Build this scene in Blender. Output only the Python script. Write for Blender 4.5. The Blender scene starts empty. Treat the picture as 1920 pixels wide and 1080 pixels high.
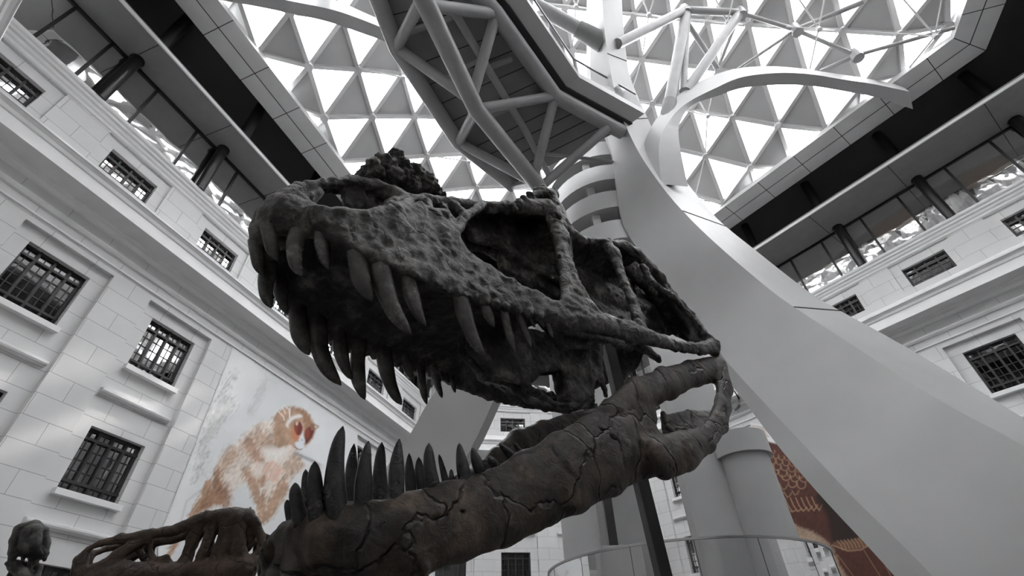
SKY = 9.0; SUN = 3.0; EXPO = 0.74
import bpy, bmesh, math, random
import numpy as np
from mathutils import Vector, Matrix
random.seed(7)
C = bpy.context.scene.collection
H = 1.6                                   # eye height of the camera over the floor
FOC = 895.9
_p, _r, _aL, _aR = [math.radians(v) for v in (39.96, -1.70, 18.96, -37.17)]
_F = np.array([0, math.cos(_p), math.sin(_p)])
_U0 = np.array([0, -math.sin(_p), math.cos(_p)]); _X0 = np.array([1., 0, 0])
_X = _X0 * math.cos(_r) + _U0 * math.sin(_r); _U = -_X0 * math.sin(_r) + _U0 * math.cos(_r)
EYE = np.array([0, 0, H])
def ray(x, y): return _X * (x - 960) / FOC - _U * (y - 540) / FOC + _F
def at(x, y, d): return EYE + ray(x, y) * d          # a surveyed point: direction and depth
def on_plane(x, y, n, D):
    r = ray(x, y); return EYE + r * (D / float(r @ n))
def at_height(x, y, z):
    r = ray(x, y); return EYE + r * (z / r[2])        # z measured from eye level
def V(p): return Vector([float(c) for c in p])

# ---------------------------------------------------------------- materials
def nt(m):
    m.use_nodes = True; return m.node_tree.nodes, m.node_tree.links
def bsdf(m): return m.node_tree.nodes['Principled BSDF']
def grey(v): return (v, v, v, 1)
def simple(name, col, rough=.6, metal=0., noise=0., nscale=3., bump=0., bscale=30., spec=.5):
    m = bpy.data.materials.new(name); N, L = nt(m); b = bsdf(m)
    if not isinstance(col, tuple): col = (col, col, col)
    b.inputs['Base Color'].default_value = (*col, 1)
    b.inputs['Roughness'].default_value = rough; b.inputs['Metallic'].default_value = metal
    b.inputs['Specular IOR Level'].default_value = spec
    tc = N.new('ShaderNodeTexCoord')
    if noise:
        n = N.new('ShaderNodeTexNoise'); n.inputs['Scale'].default_value = nscale; n.inputs['Detail'].default_value = 6
        L.new(tc.outputs['Object'], n.inputs['Vector'])
        r = N.new('ShaderNodeValToRGB'); r.color_ramp.elements[0].position = .3; r.color_ramp.elements[1].position = .7
        r.color_ramp.elements[0].color = (*[c * (1 - noise) for c in col], 1)
        r.color_ramp.elements[1].color = (*[min(1, c * (1 + noise)) for c in col], 1)
        L.new(n.outputs['Fac'], r.inputs['Fac']); L.new(r.outputs['Color'], b.inputs['Base Color'])
    if bump:
        n = N.new('ShaderNodeTexNoise'); n.inputs['Scale'].default_value = bscale; n.inputs['Detail'].default_value = 5
        L.new(tc.outputs['Object'], n.inputs['Vector'])
        bp = N.new('ShaderNodeBump'); bp.inputs['Strength'].default_value = bump; bp.inputs['Distance'].default_value = .02
        L.new(n.outputs['Fac'], bp.inputs['Height']); L.new(bp.outputs['Normal'], b.inputs['Normal'])
    return m
def masonry(name, v):
    m = simple(name, v, .75); N, L = nt(m); b = bsdf(m)
    tc = N.new('ShaderNodeTexCoord'); sp = N.new('ShaderNodeSeparateXYZ'); cb = N.new('ShaderNodeCombineXYZ')
    L.new(tc.outputs['Object'], sp.inputs[0]); L.new(sp.outputs['X'], cb.inputs['X']); L.new(sp.outputs['Z'], cb.inputs['Y'])
    br = N.new('ShaderNodeTexBrick'); br.offset = .5
    br.inputs['Color1'].default_value = grey(v); br.inputs['Color2'].default_value = grey(v * .96); br.inputs['Mortar'].default_value = grey(v * .5)
    br.inputs['Scale'].default_value = 1; br.inputs['Mortar Size'].default_value = .008; br.inputs['Mortar Smooth'].default_value = .2
    br.inputs['Brick Width'].default_value = 1.33; br.inputs['Row Height'].default_value = .62
    L.new(cb.outputs[0], br.inputs['Vector'])
    n = N.new('ShaderNodeTexNoise'); n.inputs['Scale'].default_value = .6; n.inputs['Detail'].default_value = 6
    L.new(tc.outputs['Object'], n.inputs['Vector'])
    mx = N.new('ShaderNodeMix'); mx.data_type = 'RGBA'; mx.blend_type = 'MULTIPLY'; mx.inputs[0].default_value = .25
    L.new(br.outputs['Color'], mx.inputs[6]); L.new(n.outputs['Fac'], mx.inputs[7]); L.new(mx.outputs[2], b.inputs['Base Color'])
    bp = N.new('ShaderNodeBump'); bp.inputs['Strength'].default_value = .5; bp.inputs['Distance'].default_value = .02; bp.invert = True
    L.new(br.outputs['Fac'], bp.inputs['Height']); L.new(bp.outputs['Normal'], b.inputs['Normal'])
    return m
def glass_mat(name, tint=.9, refl=.12, rough=.02, bump=0.):
    m = bpy.data.materials.new(name); N, L = nt(m); N.remove(N['Principled BSDF'])
    t = N.new('ShaderNodeBsdfTransparent'); t.inputs[0].default_value = grey(tint)
    g = N.new('ShaderNodeBsdfGlossy'); g.inputs['Roughness'].default_value = rough; g.inputs[0].default_value = grey(.95)
    fr = N.new('ShaderNodeLayerWeight'); fr.inputs[0].default_value = refl
    mx = N.new('ShaderNodeMixShader'); L.new(fr.outputs['Fresnel'], mx.inputs[0])
    L.new(t.outputs[0], mx.inputs[1]); L.new(g.outputs[0], mx.inputs[2]); L.new(mx.outputs[0], N['Material Output'].inputs[0])
    if bump:
        tc = N.new('ShaderNodeTexCoord'); n = N.new('ShaderNodeTexNoise'); n.inputs['Scale'].default_value = .9; n.inputs['Detail'].default_value = 2
        L.new(tc.outputs['Object'], n.inputs['Vector'])
        bp = N.new('ShaderNodeBump'); bp.inputs['Strength'].default_value = bump; bp.inputs['Distance'].default_value = .1
        L.new(n.outputs['Fac'], bp.inputs['Height']); L.new(bp.outputs['Normal'], g.inputs['Normal'])
    return m
M = dict(
    stone=masonry('limestone_blocks', .74), plaster=simple('white_plaster', .78, .7, noise=.04, nscale=.8),
    moulding=simple('painted_moulding', .76, .65, noise=.04, nscale=1.5),
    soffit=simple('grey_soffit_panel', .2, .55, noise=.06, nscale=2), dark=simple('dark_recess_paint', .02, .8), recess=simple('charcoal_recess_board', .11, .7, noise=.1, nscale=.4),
    ring=simple('grey_ring_panel', .66, .5, noise=.05, nscale=1.2), seam=simple('panel_seam', .03, .8),
    steelwin=simple('black_window_steel', .012, .45), column=simple('dark_column_paint', .012, .35),
    pane=glass_mat('window_glass', .4, .42, .03, .05), pane_big=glass_mat('gallery_glass', .85, .42, .03, .12),
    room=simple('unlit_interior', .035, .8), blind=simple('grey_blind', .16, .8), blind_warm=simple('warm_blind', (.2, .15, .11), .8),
    white=simple('white_cladding', .4, .45, noise=.035, nscale=1.1), steel=simple('white_painted_steel', .3, .4, noise=.08, nscale=2),
    deck=simple('grey_deck_soffit', .2, .6, noise=.12, nscale=1.5), floor=simple('polished_floor', .07, .3, noise=.1, nscale=.8),
    lattice=simple('grey_lattice_steel', .6, .4), panel=simple('grey_dome_panel', .45, .6, noise=.05, nscale=1),
    dome_glass=glass_mat('dome_glass', .96, .1), rail=simple('brushed_rail', .35, .3, metal=.9),
    rail_glass=glass_mat('balustrade_glass', .8, .3), black=simple('black_post_paint', .012, .35, noise=.3, nscale=9),
)
# ---------------------------------------------------------------- mesh helpers
def link(name, me, mats, parent=None, smooth=False):
    o = bpy.data.objects.new(name, me); C.objects.link(o)
    for m in (mats if isinstance(mats, (list, tuple)) else [mats]): me.materials.append(m)
    if parent: o.parent = parent
    if smooth: me.polygons.foreach_set('use_smooth', [True] * len(me.polygons))
    return o
class MB:
    """collects geometry that becomes ONE mesh"""
    def __init__(s): s.v = []; s.f = []; s.m = []; s.mi = 0
    def add(s, vs, fs):
        k = len(s.v); s.v += [tuple(float(c) for c in v) for v in vs]; s.f += [tuple(i + k for i in f) for f in fs]; s.m += [s.mi] * len(fs)
    def box(s, x0, x1, y0, y1, z0, z1):
        s.add([(x, y, z) for z in (z0, z1) for y in (y0, y1) for x in (x0, x1)],
              [(0, 2, 3, 1), (4, 5, 7, 6), (0, 1, 5, 4), (2, 6, 7, 3), (0, 4, 6, 2), (1, 3, 7, 5)])
    def bar(s, a, b, w, h, up=(0, 0, 1)):
        a = V(a); b = V(b); d = (b - a).normalized(); u = V(up)
        if abs(d.dot(u)) > .97: u = Vector((1, 0, 0))
        x = d.cross(u).normalized() * w / 2; y = x.cross(d).normalized() * h / 2
        s.add([p + i * x + j * y for p in (a, b) for i, j in ((-1, -1), (1, -1), (1, 1), (-1, 1))],
              [(0, 3, 2, 1), (4, 5, 6, 7), (0, 1, 5, 4), (1, 2, 6, 5), (2, 3, 7, 6), (3, 0, 4, 7)])
    def tube(s, pts, r, n=12, cap=True):
        pts = [V(p) for p in pts]; rs = r if isinstance(r, (list, tuple)) else [r] * len(pts); prev = None; rows = []
        for i, p in enumerate(pts):
            d = (pts[min(i + 1, len(pts) - 1)] - pts[max(i - 1, 0)]).normalized()
            if prev is None:
                u = Vector((0, 0, 1)) if abs(d.z) < .9 else Vector((1, 0, 0)); x = d.cross(u).normalized()
            else: x = (prev - d * prev.dot(d)).normalized()
            prev = x; y = d.cross(x)
            rows.append([p + (x * math.cos(t) + y * math.sin(t)) * rs[i] for t in [k * 2 * math.pi / n for k in range(n)]])
        vs = [v for r_ in rows for v in r_]; fs = []
        for i in range(len(rows) - 1):
            for k in range(n):
                a, b = i * n + k, i * n + (k + 1) % n; fs.append((a, a + n, b + n, b))
        if cap: fs += [tuple(range(n)), tuple((len(rows) - 1) * n + k for k in reversed(range(n)))]
        s.add(vs, fs)
    def sweep(s, rows, closed=True, cap=True):
        """rows: list of cross-sections, each a list of points (same count)"""
        n = len(rows[0]); vs = [v for r_ in rows for v in r_]; fs = []
        for i in range(len(rows) - 1):
            for k in range(n if closed else n - 1):
                a, b = i * n + k, i * n + (k + 1) % n; fs.append((a, b, b + n, a + n))
        if cap and closed: fs += [tuple(reversed(range(n))), tuple((len(rows) - 1) * n + k for k in range(n))]
        s.add(vs, fs)
    def strips(s, rows):
        """closed sweep whose long edges stay sharp (each side its own strip)"""
        n = len(rows[0])
        for k in range(n):
            s.sweep([[r[k], r[(k + 1) % n]] for r in rows], closed=False, cap=False)
        for r in (rows[0], rows[-1]): s.add(r, [tuple(range(n))])
    def build(s, name, mats, parent=None, smooth=False, bevel=0, angle=None):
        me = bpy.data.meshes.new(name); me.from_pydata(s.v, [], s.f)
        o = link(name, me, mats, parent)
        me.polygons.foreach_set('material_index', s.m)
        if smooth:
            if angle: me.shade_smooth() if hasattr(me, 'shade_smooth') else None; _auto(o, angle)
            else: me.polygons.foreach_set('use_smooth', [True] * len(me.polygons))
        me.update()
        bm = bmesh.new(); bm.from_mesh(me); bmesh.ops.recalc_face_normals(bm, faces=bm.faces); bm.to_mesh(me); bm.free()
        if bevel:
            b = o.modifiers.new('bevel', 'BEVEL'); b.width = bevel; b.segments = 2
        return o
def _auto(o, a):
    o.data.polygons.foreach_set('use_smooth', [True] * len(o.data.polygons))
    o.data.set_sharp_from_angle(angle=math.radians(a))
def tag(o, label=None, cat=None, group=None, kind=None):
    if label: o['label'] = label
    if cat: o['category'] = cat
    if group: o['group'] = group
    if kind: o['kind'] = kind
    return o
def empty(name, loc=(0, 0, 0), label=None, cat=None, group=None, kind=None):
    o = bpy.data.objects.new(name, None); C.objects.link(o); o.location = V(loc); o.empty_display_size = .2
    return tag(o, label, cat, group, kind)
def keep(child, parent):
    """parent a mesh whose vertices are in world space"""
    child.parent = parent
    bpy.context.view_layer.update()
    child.matrix_parent_inverse = parent.matrix_world.inverted()
    return child
# ---------------------------------------------------------------- camera
cam = bpy.data.cameras.new('camera'); co = bpy.data.objects.new('camera', cam); C.objects.link(co)
cam.sensor_fit = 'HORIZONTAL'; cam.sensor_width = 36; cam.lens = FOC / 1920 * 36; cam.clip_start = .02; cam.clip_end = 300
mw = Matrix(((_X[0], _U[0], -_F[0], 0), (_X[1], _U[1], -_F[1], 0), (_X[2], _U[2], -_F[2], H), (0, 0, 0, 1)))
co.matrix_world = mw
bpy.context.scene.camera = co
# ================================================================ the hall
aL, aR = _aL, _aR
dL = np.array([math.sin(aL), math.cos(aL), 0]); oL = np.array([-math.cos(aL), math.sin(aL), 0])      # along, outward
dR = np.array([math.sin(aR), math.cos(aR), 0]); oR = np.array([math.cos(aR), -math.sin(aR), 0])
oF = np.array([-.156, .988, 0]); oF /= np.linalg.norm(oF); dF = np.array([oF[1], -oF[0], 0])
DL, DR, DF = 16.0, 25.0, 31.6
def isect(n1, d1, n2, d2):
    s_ = np.linalg.solve(np.array([n1[:2], n2[:2]]), np.array([d1, d2])); return np.array([s_[0], s_[1], 0])
PA = oL * DL + dL * .15; PB = isect(oL, DL, oF, DF); PC = isect(oF, DF, oR, DR); PD = oR * DR + dR * (-6.15)
azA = math.radians(125); azD = math.radians(198)
PE = PD + np.array([math.sin(azD), math.cos(azD), 0]) * 19
PG = PA + np.array([math.sin(azA), math.cos(azA), 0]) * 17
POLY = [PA, PB, PC, PD, PE, PG]                                        # clockwise seen from above
SIDES = ['left', 'far', 'right', 'near_right', 'near', 'near_left']
def outward(i):
    d = POLY[(i + 1) % 6] - POLY[i]; d = d / np.linalg.norm(d); return np.array([-d[1], d[0], 0])
OUT = [outward(i) for i in range(6)]; DIST = [float(POLY[i] @ OUT[i]) for i in range(6)]
def inset(off):
    """polygon moved inwards; off = one number or one per side"""
    o = off if isinstance(off, (list, tuple)) else [off] * 6
    return [isect(OUT[i - 1], DIST[i - 1] - o[i - 1], OUT[i], DIST[i] - o[i]) for i in range(6)]
def zz(z): return z + H
def sweep_hall(profile, name, mat, kind='structure', label=None, smooth=False):
    """profile: list of (inset, z over eye level); swept all round the hall with mitred corners"""
    mb = MB(); rows = []
    for off, z in profile:
        rows.append([np.array([p[0], p[1], zz(z)]) for p in inset(off)])
    n = len(profile); vs = [v for r_ in rows for v in r_]; fs = []
    for i in range(n):
        for k in range(6):
            a, b = i * 6 + k, i * 6 + (k + 1) % 6; c, d = ((i + 1) % n) * 6 + (k + 1) % 6, ((i + 1) % n) * 6 + k
            fs.append((a, b, c, d))
    mb.add(vs, fs); o = mb.build(name, mat)
    tag(o, label=label, kind=kind); return o
LW = [1.5, 2.0, 2.3, 1.9, 1.6, 1.5]; R1 = [1.85, 2.3, 2.7, 2.6, 2.0, 1.85]; R2 = [3.3, 3.9, 4.3, 4.0, 3.5, 3.3]
class Facade:
    """local frame: x along the wall, y towards the room, z up; origin on the floor"""
    def __init__(s, i, name):
        s.i = i; s.name = name; p, q = POLY[i], POLY[(i + 1) % 6]; d = (q - p) / np.linalg.norm(q - p)
        s.len = float(np.linalg.norm(q - p)); inn = -OUT[i]
        s.mw = Matrix(((d[0], inn[0], 0, p[0]), (d[1], inn[1], 0, p[1]), (0, 0, 1, 0), (0, 0, 0, 1)))
        # x cross y must be up: along x inward = down for a clockwise polygon, so mirror along x instead
        s.mw = Matrix(((-d[0], inn[0], 0, q[0]), (-d[1], inn[1], 0, q[1]), (0, 0, 1, 0), (0, 0, 0, 1)))
        s.d = d; s.p = p
    def x(s, u): return s.len - u                  # u counted from the first corner
    def put(s, o): o.matrix_world = s.mw; return o
def hole_face(mb, x0, x1, z0, z1, holes, y):
    xs = sorted({x0, x1, *[h[0] for h in holes], *[h[1] for h in holes]}); zs = sorted({z0, z1, *[h[2] for h in holes], *[h[3] for h in holes]})
    xs = [v for v in xs if x0 <= v <= x1]; zs = [v for v in zs if z0 <= v <= z1]
    for a, b in zip(xs, xs[1:]):
        run = None
        for c, d in zip(zs, zs[1:]):
            cx, cz = (a + b) / 2, (c + d) / 2
            if any(h[0] < cx < h[1] and h[2] < cz < h[3] for h in holes):
                continue
            mb.add([(a, y, c), (b, y, c), (b, y, d), (a, y, d)], [(0, 1, 2, 3)])
def reveal(mb, h, ya, yb):
    x0, x1, z0, z1 = h
    mb.add([(x, y, z) for y in (ya, yb) for x, z in ((x0, z0), (x1, z0), (x1, z1), (x0, z1))],
           [(0, 1, 5, 4), (1, 2, 6, 5), (2, 3, 7, 6), (3, 0, 4, 7)])
ROWS = [(-.9, 2.75), (4.45, 6.25), (8.30, 10.20)]; UP = (13.72, 14.76); WH = .88
WIN = [0]
def make_window(fac, cx, z0, z1, upper):
    WIN[0] += 1
    w0, w1 = cx - WH, cx + WH; y = -.40 if not upper else -.30
    root = empty('window_%d' % WIN[0]); root.matrix_world = fac.mw @ Matrix.Translation((cx, y, z0))
    root['kind'] = 'structure'
    f = MB(); hw = WH; h = z1 - z0
    t = .09
    f.box(-hw, -hw + t, -.05, .06, 0, h); f.box(hw - t, hw, -.05, .06, 0, h); f.box(-hw, hw, -.05, .06, 0, t); f.box(-hw, hw, -.05, .06, h - t, h)
    for x in (-hw * .5, 0, hw * .5): f.box(x - .035, x + .035, -.05, .08, 0, h)
    if not upper and h > 1.5:
        for z in (h * .17, h * .83): f.box(-hw, hw, -.05, .09, z - .035, z + .035)
        nz = 4; za, zb = h * .17, h * .83
    else:
        f.box(-hw, hw, -.05, .09, h * .72 - .04, h * .72 + .04); nz = 3; za, zb = 0, h * .72
    n = 8
    for k in range(1, n): f.box(-hw + k * 2 * hw / n - .012, -hw + k * 2 * hw / n + .012, -.02, .02, 0, h)
    for k in range(1, nz + 1): z = za + (zb - za) * k / (nz + .0); f.box(-hw, hw, -.02, .02, z - .014, z + .014)
    fr = f.build('window_frame', M['steelwin'], root)
    g = MB(); g.add([(-hw, 0, 0), (hw, 0, 0), (hw, 0, h), (-hw, 0, h)], [(0, 1, 2, 3)]); g.build('pane', M['pane'], root)
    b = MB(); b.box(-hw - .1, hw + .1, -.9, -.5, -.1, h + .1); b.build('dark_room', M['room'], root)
    if not upper:
        sl = MB(); sl.box(-hw - .08, hw + .08, -.05, .42, -.16, 0); sl.build('window_sill', M['moulding'], root)
    return root
def facade(i, name, centres, skip=(), rows=ROWS):
    F_ = Facade(i, name); bays = []; wins = []; ups = []
    for k, u in enumerate(centres):
        cx = F_.x(u)
        bays.append((cx - WH - .45, cx + WH + .45, zz(-1.6), zz(10.62)) if k not in skip else None)
        ups.append((cx - WH, cx + WH, zz(UP[0]), zz(UP[1])))
    mb = MB()
    hb = [b for b in bays if b]
    ub = [(a - .38, b + .38, c - .02, d + .42) for a, b, c, d in ups]
    hole_face(mb, 0, F_.len, 0, zz(15.75), hb + ub, 0)
    for b in hb: reveal(mb, b, 0, -.16)
    for b in ub: reveal(mb, b, 0, -.08)
    for (a, b, c, d), u_ in zip(ub, ups): hole_face(mb, a, b, c, d, [u_], -.08); reveal(mb, u_, -.08, -.35)
    for b in hb:
        cx = (b[0] + b[1]) / 2; hs = [(cx - WH, cx + WH, max(zz(z0), 0), zz(z1)) for z0, z1 in rows]
        hole_face(mb, b[0], b[1], b[2], b[3], hs, -.16)
        for h in hs: reveal(mb, h, -.16, -.45); wins.append(h)
    # rear face keeps the daylight out
    w = mb.build('wall_' + name, M['stone']); F_.put(w); w['kind'] = 'structure'
    bk = MB(); bk.box(0, F_.len, -2.2, -2.0, 0, zz(23.5)); o = bk.build('rear_face', M['room'], w)
    for h in wins: make_window(F_, (h[0] + h[1]) / 2, h[2], h[3], False)
    for h in ups: make_window(F_, (h[0] + h[1]) / 2, h[2], h[3], True)
    # narrow moulded string under each window
    for b in hb:
        for z in (7.15, 3.47):
            m = MB(); x0, x1 = b[0] + .12, b[1] - .12
            prof = [(-.16, z), (-.10, z), (-.08, z + .03), (-.02, z + .05), (.0, z + .1), (.0, z + .16), (-.16, z + .2)]
            m.sweep([[(x, y, zz(q)) for y, q in prof] for x in (x0, x1)])
            TR[0] += 1; o = m.build('trim_%d' % TR[0], M['moulding']); F_.put(o); o['kind'] = 'structure'
    return F_
TR = [0]
TR[0] = 10
uA = float(PA @ dL); uB = float(PB @ dF); uC = float(PC @ dR)
FL = facade(0, 'left', [1.3 + 4.0 * k - uA for k in range(7)], skip=(3,))
FF = facade(1, 'far', [v - uB for v in (.95, 4.77, 8.6)])
FR = facade(2, 'right', [uC - (1.66 + 3.87 * k) for k in range(6, -2, -1)], skip=(4,))
for i, nm in ((3, 'near_right'), (4, 'near'), (5, 'near_left')):
    F_ = Facade(i, nm); mb = MB(); mb.box(0, F_.len, -2.2, 0, 0, zz(15.75)); mb.box(0, F_.len, -2.2, -1.9, zz(15.75), zz(23.5))
    o = mb.build('wall_' + nm, M['stone']); F_.put(o); o['kind'] = 'structure'
# floor
mb = MB(); pts = inset(-2.5); mb.add([(p[0], p[1], 0) for p in pts] + [(p[0], p[1], -.3) for p in pts], [(5, 4, 3, 2, 1, 0), (6, 7, 8, 9, 10, 11)] + [(k, (k + 1) % 6, 6 + (k + 1) % 6, 6 + k) for k in range(6)])
tag(mb.build('floor', M['floor']), kind='structure')
# mouldings swept round the hall
TR[0] = 0
sweep_hall([(0, 10.85), (.05, 10.87), (.05, 10.93), (0, 10.95)], 'trim_1', M['moulding'])
sweep_hall([(0, 11.2), (.07, 11.22), (.12, 11.3), (.12, 11.36), (0, 11.42)], 'trim_2', M['moulding'])
sweep_hall([(0, 11.75), (.06, 11.78), (.12, 11.9), (.2, 11.95), (.22, 12.05), (.8, 12.08), (.86, 12.0), (.92, 12.0), (.92, 12.4), (.96, 12.44), (.99, 12.54), (1.06, 12.62), (1.1, 12.64), (1.1, 12.7), (.9, 12.76), (.1, 13.3), (0, 13.4)], 'trim_3', M['moulding'])
sweep_hall([(0, 15.2), (.05, 15.23), (.07, 15.32), (.13, 15.37), (.15, 15.47), (.23, 15.5), (.23, 15.6), (.3, 15.63), (.32, 15.67), (.32, 15.76), (-.9, 15.8), (-.9, 15.6), (-.05, 15.6)], 'trim_4', M['moulding'])
# gallery: slab over the glazing, dark recess, sloping ring
def mixed(a, f): return [x * f for x in a]
def sweep_var(rings, name, mat, kind='structure'):
    mb = MB(); n = len(rings); vs = []; fs = []
    for off, z in rings: vs += [(p[0], p[1], zz(z)) for p in inset(off)]
    for i in range(n):
        for k in range(6):
            fs.append((i * 6 + k, i * 6 + (k + 1) % 6, ((i + 1) % n) * 6 + (k + 1) % 6, ((i + 1) % n) * 6 + k))
    mb.add(vs, fs); return tag(mb.build(name, mat), kind=kind)
def plus(a, d): return [x + d for x in a]
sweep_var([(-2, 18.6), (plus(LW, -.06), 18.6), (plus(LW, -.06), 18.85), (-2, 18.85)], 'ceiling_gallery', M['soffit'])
sweep_var([(plus(LW, -.06), 18.58), (LW, 18.58), (LW, 18.72), (plus(LW, -.06), 18.72)], 'trim_5', M['moulding'])
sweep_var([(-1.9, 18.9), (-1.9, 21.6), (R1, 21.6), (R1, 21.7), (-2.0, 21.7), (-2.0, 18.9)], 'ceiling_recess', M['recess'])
sweep_var([(R1, 20.6), (R2, 20.75), (R2, 21.0), (plus(R2, -.3), 21.0), (plus(R1, .2), 21.5), (R1, 21.7)], 'ceiling_ring', M['ring'])
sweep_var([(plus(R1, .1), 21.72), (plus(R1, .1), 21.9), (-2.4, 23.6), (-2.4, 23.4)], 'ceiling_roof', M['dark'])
sweep_var([(-2.0, 15.5), (-1.95, 23.5), (-2.4, 23.5), (-2.4, 15.5)], 'wall_gallery_back', M['room'])
# panel joints of soffit and ring: thin dark strips
def lerp(a, b, t): return a * (1 - t) + b * t
mb = MB(); mid = [(a + b) / 2 for a, b in zip(R1, R2)]
def joints(O_, I_, z0, z1, step):
    A_, B_ = inset(O_), inset(I_)
    for k in range(6):
        e = A_[(k + 1) % 6] - A_[k]; Ln = np.linalg.norm(e); e = e / Ln; w_ = (I_[k] - O_[k]); t0 = float((B_[k] - A_[k]) @ e); t1 = float((B_[(k + 1) % 6] - A_[k]) @ e)
        mb.bar((*A_[k][:2], zz(z0) - .002), (*B_[k][:2], zz(z1) - .002), .03, .01)
        n = int((t1 - t0) / step)
        for j in range(n + 1):
            t = t0 + (t1 - t0) * (j + .5) / (n + 1); a = A_[k] + e * t; b = a - OUT[k] * w_
            mb.bar((a[0], a[1], zz(z0) - .002), (b[0], b[1], zz(z1) - .002), .03, .01)
joints(R1, R2, 20.6, 20.75, 2.1); joints([0] * 6, plus(LW, -.1), 18.6, 18.6, 4.1)
m1 = inset(mid)
for k in range(6):
    a, b = m1[k], m1[(k + 1) % 6]; mb.bar((a[0], a[1], zz(20.672)), (b[0], b[1], zz(20.672)), .035, .01)
tag(mb.build('trim_6', M['seam']), kind='structure')

# gallery glazing, one glazed bay per span between columns
def gallery(F_, us, half, y=-.08, warm=False, pattern=None):
    z0, z1 = zz(15.8), zz(18.6)
    for k, (ua, ub) in enumerate(zip(us, us[1:])):
        xa, xb = F_.x(ua), F_.x(ub); x0, x1 = min(xa, xb), max(xa, xb); w = x1 - x0
        WIN[0] += 1; root = empty('window_%d' % WIN[0]); root.matrix_world = F_.mw @ Matrix.Translation((x0, y, z0)); root['kind'] = 'structure'
        h = z1 - z0; f = MB(); f.box(0, w, -.06, .06, h - .1, h); f.box(0, w, -.06, .06, 0, .06)
        cuts = [.27, .73]
        for c in cuts: f.box(w * c - .05, w * c + .05, -.06, .06, 0, h)
        f.build('window_frame', M['steelwin'], root)
        e = [0] + cuts + [1]
        for a, b in zip(e, e[1:]):
            g = MB(); g.add([(w * a, 0, 0), (w * b, 0, 0), (w * b, 0, h), (w * a, 0, h)], [(0, 1, 2, 3)]); g.build('pane', M['pane_big'], root)
            bl = MB(); wide = (b - a) > .4; zb = h * (.4 if wide else .5)
            bl.box(w * a + .04, w * b - .04, -.2, -.17, zb, h); bl.build('blind', M['blind_warm'] if (warm and wide) else M['blind'], root)
        # pale crumpled sheet added behind the lower glass as its bright reflections
        sh = MB(); rnd = random.Random(k * 7 + int(w * 100)); n = 26; rows = []
        for j in range(4):
            rows.append([(w * i / n, -.3 - .25 * rnd.random(), h * .16 * j * (1 + .25 * math.sin(i * .9 + k) + .2 * math.sin(i * 2.3))) for i in range(n + 1)])
        sh.sweep(rows, closed=False, cap=False); sh.build('reflection_sheet', M['sheet'], root)
M['sheet'] = simple('pale_reflection', .75, .4)
ORD = ['first', 'second', 'third', 'fourth', 'fifth', 'sixth', 'seventh', 'eighth', 'ninth']
def col_things(F_, us, side):
    for k, u in enumerate(us):
        mb = MB(); x = F_.x(u)
        mb.tube([(x, .18, zz(15.76)), (x, .18, zz(18.54))], .21, 24); mb.tube([(x, .18, zz(18.54)), (x, .18, zz(18.6))], .25, 24)
        o = mb.build('gallery_column', M['column'], smooth=True, angle=40); F_.put(o)
        tag(o, '%s dark round column before the %s gallery glazing, counted from %s' % (ORD[k], side[0], side[1]), 'column', 'round columns of the upper gallery')
usL = [3.1 + 4.19 * k - uA for k in range(6)]; usF = [1.9, 6.3, 10.7]; usR = [uC - (-.08 * 2.5 + 3.87 * k) for k in range(6, -2, -1)]
gallery(FL, [.1] + usL + [FL.len - .1], .2); gallery(FF, [.1] + usF + [FF.len - .1], .2); gallery(FR, [.1] + usR + [FR.len - .1], .2, warm=True)
col_things(FL, usL, ('left', 'the near corner')); col_things(FF, usF, ('far', 'its left end')); col_things(FR, usR, ('right', 'its far end'))
# short thick stub columns standing in the dark recess over the slab
for F_, us, sd in ((FL, usL, 'left'), (FF, usF, 'far'), (FR, usR, 'right')):
    for k, u in enumerate(us):
        mb = MB(); x = F_.x(u); mb.tube([(x, 1.1, zz(18.9)), (x, 1.1, zz(21.6))], .24, 20)
        o = mb.build('recess_column', M['column'], smooth=True, angle=40); F_.put(o)
        tag(o, '%s black column stub in the dark recess above the %s gallery, from the %s' % (ORD[k], sd, 'near corner' if sd == 'left' else 'far end'), 'column', 'column stubs in the dark recess')

# ---------------------------------------------------------------- dome
e1 = np.array([math.sin(math.radians(81)), math.cos(math.radians(81)), 0]); e2 = np.array([-.156, .988, 0])
A0 = np.array([-8.8, 9.85, 0]); SP, RW = 2.1, 2.2
CC = np.array([2.6, 15.5, 0])
EDGE = inset(R2)
def dome_z(p):
    t = 0.
    for k in range(6): t += math.exp(-(DIST[k] - R2[k] - float(p @ OUT[k])) / 2.2)
    d = -2.2 * math.log(t)
    if d < 0: return 21.05 + max(0, -d - 1.1)
    return 21.05 + 7 * (1 - math.exp(-d / 7))
ORG = CC - e2 * 45.0; _v = A0 - ORG; RAD0 = float(np.linalg.norm(_v)); TH0 = math.atan2(_v[0], _v[1]); SP, RW = 1.95, 2.1
def node(i, j):
    th = TH0 + (i + (.5 if j % 2 else 0)) * SP / RAD0; r = RAD0 + j * RW
    p = ORG + np.array([math.sin(th), math.cos(th), 0]) * r; return np.array([p[0], p[1], zz(dome_z(p))])
LIM = inset(plus(R2, -.7))
def inside(p):
    for k in range(6):
        a, b = LIM[k], LIM[(k + 1) % 6]
        if (b[0] - a[0]) * (p[1] - a[1]) - (b[1] - a[1]) * (p[0] - a[0]) > 0: return False
    return True
tris = []; edges = {}
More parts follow.
